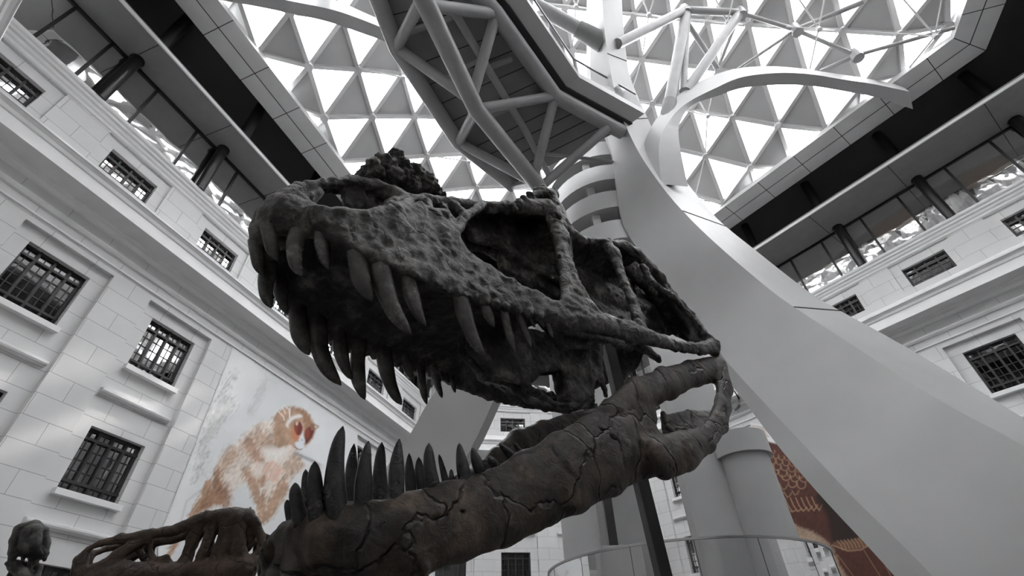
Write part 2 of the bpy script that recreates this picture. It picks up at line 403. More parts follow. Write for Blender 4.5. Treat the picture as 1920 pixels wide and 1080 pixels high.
for j in range(-10, 12):
    for i in range(-8, 20):
        a, b = (i, j), (i + 1, j); up = (i + (1 if j % 2 else 0), j + 1); dn = (i + (1 if j % 2 else 0), j - 1)
        for t, kind in (((a, b, up), 'glass'), ((a, b, dn), 'panel')):
            P = [node(*q) for q in t]
            if inside(sum(P) / 3):
                tris.append((P, kind))
                for q, r in ((0, 1), (1, 2), (2, 0)): edges[tuple(sorted((t[q], t[r])))] = 1
dome = tag(empty('ceiling_dome'), kind='structure')
for kind, mat in (('glass', 'dome_glass'), ('panel', 'panel')):
    mb = MB()
    for P, k in tris:
        if k == kind:
            mb.add([p + np.array([0, 0, .08 if kind == 'glass' else .02]) for p in P], [(0, 1, 2)])
    mb.build('glass_pane' if kind == 'glass' else 'solid_panel', M[mat], dome)
mb = MB()
for a, b in edges:
    mb.bar(node(*a), node(*b), .18, .22)
nodes = {n for e in edges for n in e}
for n in nodes:
    p = node(*n)
    if min(DIST[k] - R2[k] - float(p @ (OUT[k] * (1, 1, 0))) for k in range(6)) < .1: continue
    mb.tube([p - np.array([0, 0, .16]), p + np.array([0, 0, .1])], .2, 10)
mb.build('lattice_rib', M['lattice'], dome)
# inner space-frame: hubs hung below the lattice with fine tubes
mb = MB(); rnd = random.Random(3)
for (i, j) in sorted(nodes):
    if i % 2 or j % 2: continue
    p = node(i, j)
    if min(DIST[k] - R2[k] - float(p @ (OUT[k] * (1, 1, 0))) for k in range(6)) < 1.6: continue
    c = p + np.array([.35, -.5, -1.5]) 
    mb.tube([c - np.array([0, 0, .12]), c + np.array([0, 0, .08])], .11, 8)
    nb = [(i, j), (i + 1, j), (i - 1, j), (i, j + 1), (i - 1, j - 1), (i, j - 1)]
    for q in nb: mb.tube([c, node(*q)], .035, 6, cap=False)
    for q in ((2, 0), (0, 2)):
        o_ = (i + q[0], j + q[1])
        if o_ in nodes and False: mb.tube([c, node(*o_) + np.array([.35, -.5, -1.5])], .05, 6, cap=False)
mb.build('tie_rod', M['lattice'], dome)
# ================================================================ the white tree structure in the middle of the hall
def ipl(tab, n):
    """resample a table of rows (linear in the row index) with a smooth Catmull-Rom"""
    T = np.array(tab, float); out = []
    k = len(T) - 1
    for q in np.linspace(0, k, n):
        i = min(int(q), k - 1); t = q - i
        p0, p1, p2, p3 = T[max(i - 1, 0)], T[i], T[i + 1], T[min(i + 2, k)]
        out.append(.5 * ((2 * p1) + (-p0 + p2) * t + (2 * p0 - 5 * p1 + 4 * p2 - p3) * t * t + (-p0 + 3 * p1 - 3 * p2 + p3) * t ** 3))
    return np.array(out)
def under(x, y, d, gap=.7):
    """shorten the surveyed depth until the point lies under the glass dome"""
    while d > 8:
        p = at(x, y, d)
        if p[2] < zz(dome_z(p)) - gap: break
        d -= .1
    return d
# great rib: outer edge, front edge, inner edge of its broad face, rear edge (surveyed directions, depth)
RIB = [  # x1 y1   x2 y2   x3 y3   x4 y4  depth
    [1166, -60, 1131, -60, 1111, -60, 1100, -60, 17.6],
    [1166, 0, 1130, 0, 1110, 0, 1100, 0, 17.6],
    [1172, 82, 1134, 62, 1108, 70, 1100, 80, 17.7],
    [1182, 145, 1146, 140, 1108, 150, 1102, 155, 17.8],
    [1207, 205, 1163, 209, 1130, 230, 1124, 235, 17.7],
    [1240, 275, 1187, 265, 1148, 290, 1146, 292, 17.2],
    [1290, 345, 1213, 310, 1156, 350, 1154, 352, 16.5],
    [1345, 410, 1264, 378, 1170, 425, 1167, 427, 15.6],
    [1415, 468, 1335, 450, 1222, 500, 1212, 500, 14.0],
    [1515, 546, 1430, 532, 1305, 600, 1292, 604, 12.4],
    [1576, 583, 1489, 576, 1358, 672, 1338, 676, 11.2],
    [1698, 650, 1594, 644, 1430, 752, 1398, 756, 9.6],
    [1811, 718, 1711, 720, 1520, 848, 1470, 850, 8.2],
    [1900, 772, 1800, 772, 1607, 940, 1550, 942, 7.2],
    [2020, 850, 1920, 837, 1720, 1050, 1655, 1055, 6.2],
    [2150, 950, 2040, 920, 1840, 1180, 1770, 1190, 5.4],
    [2300, 1080, 2180, 1030, 1990, 1340, 1910, 1360, 4.7],
]
R_ = ipl(RIB, 65); rows = []; dlim = [min(r[8], under(r[2], max(r[3], 0), 24, .5) / 1.10) for r in R_]
print('rib', [round(v, 1) for v in dlim[:30]], [round(r[8], 1) for r in R_[:30]])
for r, dl in zip(R_, dlim):
    d = dl; p1 = at(r[0], r[1], d * 1.10); p2 = at(r[2], r[3], d); p3 = at(r[4], r[5], d * 1.07); p4 = at(r[6], r[7], d * 1.13)
    p5 = p4 + (p1 - p2) * .9
    rows.append([p1, p2, p3, p4, p5])
mb = MB(); mb.strips(rows)
rib = mb.build('curved_rib', M['white'], smooth=True)
tag(rib, 'huge white curved rib sweeping from the lower right up to the glass dome', 'tree structure')
# cladding joints on the rib
for k in (10, 17, 29, 40):
    a, b = rows[k][0], rows[k][1]; mb = MB(); mb.bar(a, b, .03, .03); keep(mb.build('panel_joint', M['seam']), rib)
# short shadow-gap strip along the rear of the rib is its own shape; the second leg crosses behind the skull
LEG = [[1110, 480, 1040, 470, 15.5], [1040, 560, 965, 545, 14.6], [944, 715, 820, 728, 13.2], [886, 835, 758, 831, 12.4], [790, 1000, 640, 985, 11.2], [690, 1180, 520, 1160, 10.2], [620, 1330, 430, 1310, 9.4], [560, 1560, 350, 1540, 8.6]]
rows = []
for r in ipl(LEG, 30):
    p1, p2 = at(r[0], r[1], r[4]), at(r[2], r[3], r[4]); q = at(r[0] + 13, r[1] + 5, r[4] * 1.04)
    rows.append([p1, p2, p2 + (q - p1), q])
mb = MB(); mb.strips(rows); leg = mb.build('slanting_pylon', M['white'], smooth=True)
tag(leg, 'flat white slanting pylon behind the skull jaws, leaning to the right', 'tree structure')
# round lift tower with stacked rings
TC = at(1128, 380, 21.2); TR_ = 2.35; tz = TC[2]
tower = empty('lift_tower', (TC[0], TC[1], 0), 'white round lift tower of stacked rings rising behind the skull to the dome', 'tower')
def ringmesh(mb, z0, z1, r0, r1, a0=0, a1=360, n=48):
    c = np.array([TC[0], TC[1], 0]); rows = []; m = max(2, int(n * (a1 - a0) / 360))
    for i in range(m + 1):
        t = math.radians(a0 + (a1 - a0) * i / m); u = np.array([math.cos(t), math.sin(t), 0])
        rows.append([c + u * r0 + (0, 0, z0), c + u * r1 + (0, 0, z0), c + u * r1 + (0, 0, z1), c + u * r0 + (0, 0, z1)])
    mb.sweep(rows, cap=(a1 - a0) < 359)
def camaz(): return math.degrees(math.atan2(-TC[1], -TC[0]))
A_ = camaz()
z = 13.4
k = 0
while z < 24.2:
    mb = MB(); ringmesh(mb, z, z + .42, .9, TR_); keep(mb.build('drum_ring', M['white'], smooth=True, angle=40), tower)
    mb = MB(); ringmesh(mb, z + .42, z + .95, TR_ - .14, TR_ - .02, A_ - 120 + 25 * (k % 2), A_ + 70 + 25 * (k % 2)); keep(mb.build('parapet', M['white'], smooth=True, angle=40), tower)
    z += 1.62; k += 1
mb = MB()
for a in (A_ - 75, A_ + 75, A_ + 180, A_ - 10):
    t = math.radians(a); u = np.array([math.cos(t), math.sin(t), 0]); b = np.array([TC[0], TC[1], 0]) + u * (TR_ - .35)
    mb.bar(b + (0, 0, 13.4), b + (0, 0, 25.2), .3, .3)
keep(mb.build('mast', M['white']), tower)
mb = MB(); ringmesh(mb, 13.4, 25.2, .0, .85, n=24); keep(mb.build('dark_shaft', M['blind']), tower)
# black lift guide beside the tower
mb = MB(); a, b = at(1150, 1026, 16.2), at(1133, 900, 16.2); top = np.array([a[0], a[1], a[2] + 5.2])
mb.bar(a, top, .36, .3, up=(1, 0, 0))
g = mb.build('lift_guide', M['black']); tag(g, 'black upright lift guide with pale cables left of the skull post', 'lift guide')
mb = MB(); mb.box(a[0] - .9, a[0] + .9, a[1] - .3, a[1] + .6, 0, a[2])
tag(mb.build('white_plinth', M['white'], bevel=.02), 'white plinth carrying the black lift guide, behind the curved glass railing', 'plinth')
# far tall white pier behind the guide
def pier(name, x0, x1, yb, d, h, depth=.5, label=''):
    p, q = at(x0, yb, d), at(x1, yb, d); q[2] = p[2]; n = np.array([-(q - p)[1], (q - p)[0], 0]); n = n / np.linalg.norm(n) * depth
    if n[1] < 0: n = -n
    lo = np.array([0, 0, -p[2]]); hi = np.array([0, 0, h])
    mb = MB(); mb.sweep([[v + lo for v in (p, q, q + n, p + n)], [v + hi for v in (p, q, q + n, p + n)]])
    return tag(mb.build(name, M['white'], bevel=.02), label, 'pier')
pier('white_pier', 1128, 1218, 1030, 17.2, 12.5, 1.2, 'broad white pier left of the skull post, behind the curved glass railing')
pier('white_pier', 1307, 1430, 1005, 15.6, 13.6, .6, 'smooth white pier to the right of the skull post')
p_ = at(1092, 1030, 16.0); mb = MB(); mb.tube([p_ * (1, 1, 0), p_ * (1, 1, 0) + (0, 0, 12)], .64, 40)
tag(mb.build('round_pier', M['white'], smooth=True, angle=40), 'round white pier seen below the lower jaw, left of the black lift guide', 'pier')
# balcony ring behind the right-hand pier
mb = MB(); c = at(1394, 862, 17.3); rows = []
for i in range(33):
    t = 2 * math.pi * i / 32; u = np.array([math.cos(t), math.sin(t), 0])
    rows.append([c + u * .6, c + u * 1.0, c + u * 1.0 + (0, 0, .8), c + u * .6 + (0, 0, .8)])
mb.sweep(rows, cap=False)
tag(mb.build('round_balcony', M['white'], smooth=True, angle=40), 'small round white balcony ring beside the feather mural', 'balcony')
mb = MB(); mb.tube([c + (0, 0, -c[2]), c + (0, 0, .0)], .86, 40)
tag(mb.build('round_shaft', M['white'], smooth=True, angle=40), 'round white shaft standing under the small balcony ring', 'shaft')

# ---------------------------------------------------------------- footbridge
BR = dict(z=15.6)
bridge = empty('footbridge', at_height(900, 205, 15.6), 'steel footbridge with tubular truss below its grey deck, crossing overhead', 'footbridge')
ZD = 15.9      # deck soffit above eye level
def bh(x, y, z=ZD): return at_height(x, y, z)
left_e = [(690, -60), (745, 85), (860, 262), (962, 345)]; right_e = [(850, -70), (930, 22), (1040, 175), (1165, 243)]
# deck soffit: slab through the surveyed edge points
L_ = [bh(*p) for p in left_e]; Rr = [bh(*p) for p in right_e]
up = np.array([0, 0, .35]); mb = MB()
L_ = [L_[0] + (L_[0] - L_[1]) * 1.2] + L_; Rr = [Rr[0] + (Rr[0] - Rr[1]) * 1.2] + Rr
mb.sweep([[a, b, b + up, a + up] for a, b in zip(L_, Rr)]); keep(mb.build('deck', M['deck']), bridge)
mb = MB()
for a0, a1, b0, b1 in zip(L_, L_[1:], Rr, Rr[1:]):
    for t in (.2, .4, .6, .8): mb.bar(lerp(a0, a1, t) - (0, 0, .01), lerp(b0, b1, t) - (0, 0, .01), .025, .02)
keep(mb.build('deck_joint', M['seam']), bridge)
dn = np.array([0, 0, -.18])
def chord(name, pts, r):
    mb = MB(); mb.tube(pts, r, 20); keep(mb.build(name, M['steel'], smooth=True, angle=50), bridge)
chord('edge_tube', [p + dn for p in L_], .26); chord('edge_tube', [p + dn for p in Rr], .26)
ZB = 13.9
B = [at_height(745, -120, ZB), at_height(795, 0, ZB), at_height(893, 205, ZB), at_height(1012, 352, ZB)]
chord('bottom_tube', B, .27)
m1 = [at_height(850, 20, 15.3), at_height(985, 245, 15.3), at_height(1030, 330, 15.3)]
chord('inner_tube', m1, .12)
def T_(x, y, z): return at_height(x, y, z)
for p, q in ((B[2], Rr[3] + dn), (B[2], L_[3] + dn), (T_(883, 190, ZB), Rr[2] + dn), (T_(880, 185, ZB), L_[2] + dn), (T_(1000, 340, ZB), Rr[3] + dn),
             (B[3], T_(1140, 240, 15.5)), (T_(1000, 342, ZB), L_[3] + dn), (T_(790, 0, ZB), L_[2] + dn), (T_(800, 10, ZB), Rr[2] + dn), (T_(745, -120, ZB), L_[1] + dn), (T_(745, -120, ZB), Rr[1] + dn), (T_(1000, 345, ZB), L_[4] + dn)):
    mb = MB(); mb.tube([p, q], .17, 16); keep(mb.build('diagonal_tube', M['steel'], smooth=True, angle=50), bridge)
for a, b in ((T_(840, 145, 15.7), T_(900, 110, 15.7)), (T_(770, 60, 15.7), T_(880, 20, 15.7)), (T_(895, 135, 15.7), T_(960, 110, 15.7)), (T_(900, 225, 15.7), T_(1010, 180, 15.7))):
    mb = MB(); mb.bar(a, b, .14, .14); keep(mb.build('cross_beam', M['steel']), bridge)
# drain pipe under the deck
mb = MB(); mb.tube([T_(1018, 288, 15.4), T_(1060, 292, 15.4), T_(1148, 304, 15.4), T_(1153, 300, 15.6), T_(1152, 290, 15.85)], .07, 10)
keep(mb.build('drain_pipe', M['steel'], smooth=True), bridge)
# dark edge girder, pale fascia and glass parapet on the right side of the deck
out = [p + (Rr[min(i + 1, 4)] - L_[min(i + 1, 4)]) * .0 for i, p in enumerate(Rr)]
def off_right(i, d, h):
    v = Rr[i] - L_[i]; v = v / np.linalg.norm(v); return Rr[i] + v * d + np.array([0, 0, h])
mb = MB(); mb.sweep([[off_right(i, .1, .0), off_right(i, .45, .0), off_right(i, .45, .3), off_right(i, .1, .3)] for i in range(5)]); keep(mb.build('edge_girder', M['dark']), bridge)
mb = MB(); mb.sweep([[off_right(i, .45, .1), off_right(i, .95, .25), off_right(i, .95, .6), off_right(i, .45, .6)] for i in range(5)]); keep(mb.build('fascia', M['white']), bridge)
mb = MB()
for i in range(4): mb.add([off_right(i, .9, .6), off_right(i + 1, .9, .6), off_right(i + 1, .9, 1.7), off_right(i, .9, 1.7)], [(0, 1, 2, 3)])
keep(mb.build('glass_parapet', M['rail_glass']), bridge)
mb = MB(); mb.tube([off_right(i, .9, 1.72) for i in range(5)], .04, 8); keep(mb.build('handrail', M['rail']), bridge)

# ---------------------------------------------------------------- tubular struts and crown arches
def strut(x0, y0, d0, x1, y1, d1, r, label, collar=None):
    a, b = at(x0, y0, under(x0, y0, d0)), at(x1, y1, under(x1, y1, d1)); mb = MB(); mb.tube([a, b], r, 18)
    o = mb.build('tube_strut', M['steel'], smooth=True, angle=50); tag(o, label, 'strut', 'tubular struts under the dome')
    if collar:
        mb = MB(); mb.tube([lerp(a, b, collar), b], [r * 1.15, r * 1.35], 18); keep(mb.build('collar', M['soffit'], smooth=True, angle=50), o)
    return o
strut(960, -15, 18, 1130, 80, 18.2, .27, 'thick tube strut running down rightwards into the rib, with a dark collar', .72)
strut(1284, 19, 22, 1158, 82, 18.6, .2, 'thick tube strut from the first right-hand hub down left to the rib')
strut(1286, 24, 22, 1247, 240, 18.6, .24, 'thickest near-vertical tube strut standing on the fork of the rib', .8)
strut(1288, 24, 22, 1281, 170, 20.0, .16, 'thin near-vertical tube strut just right of the thickest strut')
strut(1386, 26, 23, 1286, 172, 20.0, .22, 'slanting tube strut from the second hub down to the rib fork')
strut(1284, 19, 22, 1388, 24, 23, .17, 'level tube strut joining the first two right-hand hubs')
strut(1388, 24, 23, 1345, 130, 22.5, .08, 'thin steel rod from the second hub down to the arch')
strut(1388, 24, 23, 1492, 56, 23.4, .1, 'thin tube from the second hub to the right')
strut(1492, 56, 23.4, 1620, 3, 23.4, .11, 'thin dark tube rising rightwards to the top edge of the picture')
strut(1492, 56, 23.4, 1383, 130, 22.2, .07, 'fine rod from the third hub down left to the arch')
strut(1492, 56, 23.4, 1605, 104, 23.8, .09, 'fine tube from the third hub down right')
strut(1605, 104, 23.8, 1538, 134, 23.0, .1, 'short tube ending on the right-hand arch')
strut(1605, 104, 23.8, 1790, 52, 24.5, .08, 'long fine tube towards the right corner of the dome')
strut(1290, 45, 22, 1345, 128, 22.4, .12, 'pale slanting tube behind the arch crown')
for x, y, d in ((1284, 21, 22), (1388, 25, 23), (1492, 56, 23.4), (1605, 104, 23.8)):
    mb = MB(); bm_c = at(x, y, under(x, y, d)); mb.tube([bm_c - (0, 0, .28), bm_c + (0, 0, .28)], .24, 14)
    tag(mb.build('strut_hub', M['steel'], smooth=True, angle=50), 'steel hub where struts meet, %s of the four right of the rib' % {1284: 'leftmost', 1388: 'second from left', 1492: 'third from left', 1605: 'rightmost'}[x], 'hub', 'strut hubs')
def arch(name, tab, label, n=44):
    """tab rows: top edge x, y, front edge x, y, bottom edge x, y, depth of the front edge"""
    rows = []
    for r in ipl(tab, n):
        d = min(r[6], under(r[0], max(r[1], 0), r[6] + .8, .3) - .8); T, F_, B_ = at(r[0], r[1], d + .8), at(r[2], r[3], d), at(r[4], r[5], d + .45); rows.append([T, F_, B_, B_ + (T - F_) * 1.0])
    mb = MB(); mb.strips(rows); return tag(mb.build(name, M['white'], smooth=True), label, 'arch')
arch('crown_arch', [[1196, 330, 1240, 345, 1290, 350, 16.3], [1210, 262, 1236, 270, 1273, 262, 17.1], [1236, 215, 1258, 222, 1277, 225, 18.0], [1270, 180, 1290, 192, 1300, 196, 18.9], [1311, 153, 1340, 166, 1345, 180, 19.4], [1373, 130, 1390, 145, 1392, 165, 19.8],
   [1440, 124, 1456, 137, 1458, 159, 20.1], [1498, 128, 1518, 139, 1520, 161, 20.4], [1560, 137, 1580, 149, 1583, 171, 20.6], [1625, 147, 1640, 158, 1646, 183, 20.8], [1690, 160, 1705, 172, 1712, 205, 21]],
   'white arch forking from the rib and curving right below the dome')
arch('crown_arch', [[380, -75, 385, -62, 380, -5, 17.2], [470, -30, 480, -12, 470, 10, 17.4], [540, -18, 545, 2, 540, 24, 17.6], [620, -2, 626, 19, 612, 40, 17.9], [680, 22, 689, 41, 672, 60, 18.1], [735, 48, 742, 64, 730, 82, 18.3], [790, 80, 797, 98, 785, 116, 18.6]],
   'pale curved arch at the top left in front of the dome glass')
# ---------------------------------------------------------------- curved glass railing, bottom right
rail = empty('glass_railing', at(1300, 1010, 8), 'curved glass railing with grey metal handrail at the bottom right', 'railing')
# circle seen from below: fitted to three surveyed rail directions
ZR = 2.55
def rp(x, y): return at_height(x, y, ZR)
pA, pB, pC = rp(1035, 1068), rp(1300, 1012), rp(1560, 1036)
def circ(a, b, c):
    m = np.array([b[:2] - a[:2], c[:2] - a[:2]]) * 2; r = np.array([b[:2] @ b[:2] - a[:2] @ a[:2], c[:2] @ c[:2] - a[:2] @ a[:2]])
    o = np.linalg.solve(m, r); return o, np.linalg.norm(o - a[:2])
oc, rr = circ(pA, pB, pC)
angs = [math.atan2(*(p[:2] - oc)[::-1]) for p in (pA, pB, pC)]
print('rail circle', oc, rr, [math.degrees(a) for a in angs])
am = angs[1]
pts = [np.array([oc[0] + rr * math.cos(am + t), oc[1] + rr * math.sin(am + t), ZR + H]) for t in np.linspace(-1.9, 1.9, 61)]
mb = MB(); mb.sweep([[p + (0, 0, dz) + (np.array([*(p[:2] - oc), 0]) / rr) * dr for dr, dz in ((-.03, 0), (.03, 0), (.03, .05), (-.03, .05))] for p in pts]); keep(mb.build('handrail', M['rail']), rail)
for k in range(0, 60, 6):
    mb = MB(); mb.sweep([[p, p + (0, 0, -1.05)] for p in pts[k:k + 7]], closed=False, cap=False); keep(mb.build('glass_panel', M['rail_glass']), rail)
    mb = MB(); mb.bar(pts[k], pts[k] + (0, 0, -1.05), .012, .012); keep(mb.build('glass_joint', M['seam']), rail)
mb = MB(); mb.sweep([[p + (0, 0, dz) + (np.array([*(p[:2] - oc), 0]) / rr) * dr for dr, dz in ((-.3, -1.5), (.08, -1.5), (.08, -1.05), (-.3, -1.05))] for p in pts]); keep(mb.build('kerb', M['white']), rail)
cl = pts[20]; mb = MB(); mb.box(cl[0] - .05, cl[0] + .05, cl[1] - .05, cl[1] + .05, cl[2] - .02, cl[2] + .12)
# ---------------------------------------------------------------- murals: flat prints whose picture lives in the print's own colours
from mathutils import noise as mnoise
def blob(pts, n=8):
    T = [np.array(p, float) for p in pts]; out = []; k = len(T)
    for i in range(k):
        p0, p1, p2, p3 = T[i - 1], T[i], T[(i + 1) % k], T[(i + 2) % k]
        for t in np.linspace(0, 1, n, endpoint=False):
            out.append(tuple(.5 * ((2 * p1) + (-p0 + p2) * t + (2 * p0 - 5 * p1 + 4 * p2 - p3) * t * t + (-p0 + 3 * p1 - 3 * p2 + p3) * t ** 3)))
    return out
class Print:
    def __init__(s, x0, x1, y0, y1, step, keep_poly=None):
        s.nx, s.ny = int((x1 - x0) / step) + 1, int((y1 - y0) / step) + 1
        s.X, s.Y = np.meshgrid(np.linspace(x0, x1, s.nx), np.linspace(y0, y1, s.ny)); s.X = s.X.ravel(); s.Y = s.Y.ravel()
        s.c = np.zeros((s.X.size, 3)); s.keep_poly = keep_poly
        s.n1 = s.field(.35, .12); s.n2 = s.field(.06, .06)
    def field(s, fx, fy):
        a = math.radians(-35); u = s.X * math.cos(a) - s.Y * math.sin(a); v = s.X * math.sin(a) + s.Y * math.cos(a)
        return np.array([mnoise.noise((p, q, 3.3)) for p, q in zip(u * fx, v * fy)])
    def sd(s, P, m=None):
        P = np.array(P, float); X, Y = (s.X, s.Y) if m is None else (s.X[m], s.Y[m]); best = np.full(X.size, 1e9); ins = np.zeros(X.size, bool)
        for i in range(len(P)):
            a, b = P[i - 1], P[i]; d = b - a; L = d @ d + 1e-9; t = np.clip(((X - a[0]) * d[0] + (Y - a[1]) * d[1]) / L, 0, 1)
            best = np.minimum(best, (X - a[0] - t * d[0]) ** 2 + (Y - a[1] - t * d[1]) ** 2)
            cr = ((a[1] > Y) != (b[1] > Y)); xx = a[0] + (Y - a[1]) * d[0] / (d[1] if abs(d[1]) > 1e-9 else 1e-9); ins ^= cr & (X < xx)
        return np.sqrt(best) * np.where(ins, -1, 1)
    def lay(s, P, col, soft=3., al=1., fur=0., hair=0.):
        P = np.array(P, float); m = (s.X > P[:, 0].min() - soft * 2 - 4) & (s.X < P[:, 0].max() + soft * 2 + 4) & (s.Y > P[:, 1].min() - soft * 2 - 4) & (s.Y < P[:, 1].max() + soft * 2 + 4)
        m = np.nonzero(m)[0]
        if not m.size: return
        d = s.sd(P, m) + s.n1[m] * hair; a = np.clip(.5 - d / (2 * soft), 0, 1)[:, None] * al
        c = np.array(col) * (1 + .6 * fur * (s.n1[m] + .7 * s.n2[m]))[:, None]; s.c[m] = s.c[m] * (1 - a) + np.clip(c, 0, 1) * a
    def line(s, pts, w, col, al=1., soft=.8):
        pts = np.array(pts, float); lo = pts.min(0) - w - 2; hi = pts.max(0) + w + 2; m = np.nonzero((s.X > lo[0]) & (s.X < hi[0]) & (s.Y > lo[1]) & (s.Y < hi[1]))[0]
        if not m.size: return
        best = np.full(m.size, 1e9)
        for a, b in zip(pts, pts[1:]):
            d = b - a; t = np.clip(((s.X[m] - a[0]) * d[0] + (s.Y[m] - a[1]) * d[1]) / (d @ d + 1e-9), 0, 1); best = np.minimum(best, (s.X[m] - a[0] - t * d[0]) ** 2 + (s.Y[m] - a[1] - t * d[1]) ** 2)
        a = np.clip((w / 2 + soft - np.sqrt(best)) / (2 * soft), 0, 1)[:, None] * al; s.c[m] = s.c[m] * (1 - a) + np.array(col) * a
    def build(s, name, n, D, label, base=.02):
        r = (_X[None] * (s.X[:, None] - 960) / FOC - _U[None] * (s.Y[:, None] - 540) / FOC + _F[None]); P = EYE + r * ((D - base) / (r @ n))[:, None]
        f = []; ok = np.ones(s.X.size, bool) if s.keep_poly is None else s.sd(s.keep_poly) < 0
        for j in range(s.ny - 1):
            for i in range(s.nx - 1):
                a = j * s.nx + i
                if ok[a] and ok[a + 1] and ok[a + s.nx] and ok[a + s.nx + 1]: f.append((a, a + s.nx, a + s.nx + 1, a + 1))
        me = bpy.data.meshes.new(name); me.from_pydata(P.tolist(), [], f); at_ = me.color_attributes.new('print', 'FLOAT_COLOR', 'POINT')
        at_.data.foreach_set('color', np.concatenate([s.c, np.ones((s.c.shape[0], 1))], 1).astype(np.float32).ravel())
        m = bpy.data.materials.new(name + '_print'); N, L = nt(m); b = bsdf(m); v = N.new('ShaderNodeVertexColor'); v.layer_name = 'print'; L.new(v.outputs['Color'], b.inputs['Base Color']); b.inputs['Roughness'].default_value = .7
        o = link(name, me, m); bm = bmesh.new(); bm.from_mesh(me); bmesh.ops.delete(bm, geom=[v_ for v_ in bm.verts if not v_.link_faces], context='VERTS'); bm.to_mesh(me); bm.free()
        return tag(o, label, 'mural')
G_ = (.70, .71, .72); TAN = (.43, .275, .185); TAN2 = (.34, .185, .11); PAL = (.70, .62, .56); WHT = (.78, .77, .76); BRN = (.25, .13, .08); RED = (.13, .02, .012); PNK = (.72, .50, .41)
p = Print(296, 672, 632, 1100, 1.6, [(436, 650), (560, 735), (672, 812), (672, 1100), (296, 1100), (296, 1010)])
p.c[:] = G_; p.c *= (1 + .05 * p.n2)[:, None]
p.lay(blob([(436, 655), (500, 695), (470, 740), (430, 770), (400, 800), (360, 930), (330, 1000), (300, 1060), (296, 1000), (370, 820)]), (.8, .8, .8), 14, .7, .05)
p.lay(blob([(440, 700), (425, 740), (445, 760), (420, 790), (395, 830), (378, 890), (362, 900), (376, 830), (398, 770), (420, 720)]), (.42, .42, .41), 7, .55, .9, 14)
p.lay(blob([(500, 705), (480, 740), (465, 770), (476, 775), (498, 735)]), (.4, .4, .4), 4, .5, .5, 8)
p.lay(blob([(455, 720), (505, 705), (560, 760), (540, 790), (460, 790)]), (.6, .61, .62), 12, .4)
for q in ([(400, 900), (350, 940), (330, 1010)], [(520, 1010), (500, 1060), (490, 1080)], [(530, 990), (505, 1050)]): p.line(q, 3, (.4, .4, .4), .5, 2)
# tail, body, legs
p.lay(blob([(398, 902), (392, 945), (362, 975), (334, 1020), (312, 1056), (306, 1052), (328, 1008), (352, 968), (372, 935), (384, 905)]), TAN, 3, 1, .5, 5)
p.lay(blob([(478, 798), (445, 828), (415, 860), (400, 895), (396, 925), (412, 945), (440, 958), (470, 962), (495, 955), (530, 935), (545, 905), (560, 880), (560, 850), (540, 815), (505, 790)]), PAL, 4, 1, .4, 6)
p.lay(blob([(460, 905), (440, 920), (432, 945), (450, 965), (478, 958), (486, 930), (478, 908)]), (.68, .71, .73), 8, .9)
p.lay(blob([(404, 880), (392, 915), (372, 950), (376, 965), (400, 950), (420, 948), (428, 930), (416, 905), (418, 885)]), TAN2, 5, .95, .7, 7)
p.lay(blob([(412, 905), (408, 935), (430, 950), (434, 925), (428, 905)]), BRN, 6, .6, .8, 6)
p.lay(blob([(470, 812), (452, 830), (460, 852), (482, 872), (500, 880), (492, 850), (482, 828)]), TAN2, 7, .8, .7, 8)
p.lay(blob([(430, 840), (412, 866), (405, 890), (425, 880), (450, 850)]), TAN, 8, .8, .6, 8)
p.lay(blob([(455, 880), (462, 905), (480, 950), (486, 975), (500, 970), (498, 930), (478, 885)]), TAN, 5, .95, .6, 7)
p.lay(blob([(532, 895), (515, 915), (498, 950), (488, 978), (500, 980), (522, 952), (540, 915)]), TAN, 4, .95, .5, 6)
p.lay(blob([(500, 898), (492, 912), (486, 900), (496, 885)]), TAN2, 4, .9, .4); p.lay([(487, 916), (493, 915), (488, 930)], (.8, .79, .77), 2, .9)
p.lay(blob([(500, 808), (495, 830), (505, 845), (520, 850), (530, 838), (522, 815)]), BRN, 7, .55, .8, 8)
p.lay(blob([(480, 800), (475, 822), (490, 842), (510, 850), (525, 848), (500, 815)]), TAN, 8, .7, .6, 8)
p.lay(blob([(555, 848), (540, 862), (528, 880), (535, 895), (555, 888), (570, 880), (566, 862)]), (.48, .36, .28), 4, .95, .7, 6)
p.lay(blob([(492, 842), (505, 862), (530, 858), (538, 840), (515, 838)]), (.78, .74, .7), 6, .9, .2, 5)
p.lay(blob([(478, 872), (472, 890), (485, 896), (500, 880), (496, 868)]), PAL, 4, .9, .3, 4)
for a, b in (((512, 866), (499, 890)), ((518, 870), (506, 898)), ((524, 874), (512, 902)), ((505, 868), (494, 884)), ((527, 880), (517, 900))): p.line([a, b], 5, PNK, .95, 1.2); p.line([(a[0] - 3, a[1]), (b[0] - 3, b[1])], 1, (.5, .2, .12), .6)
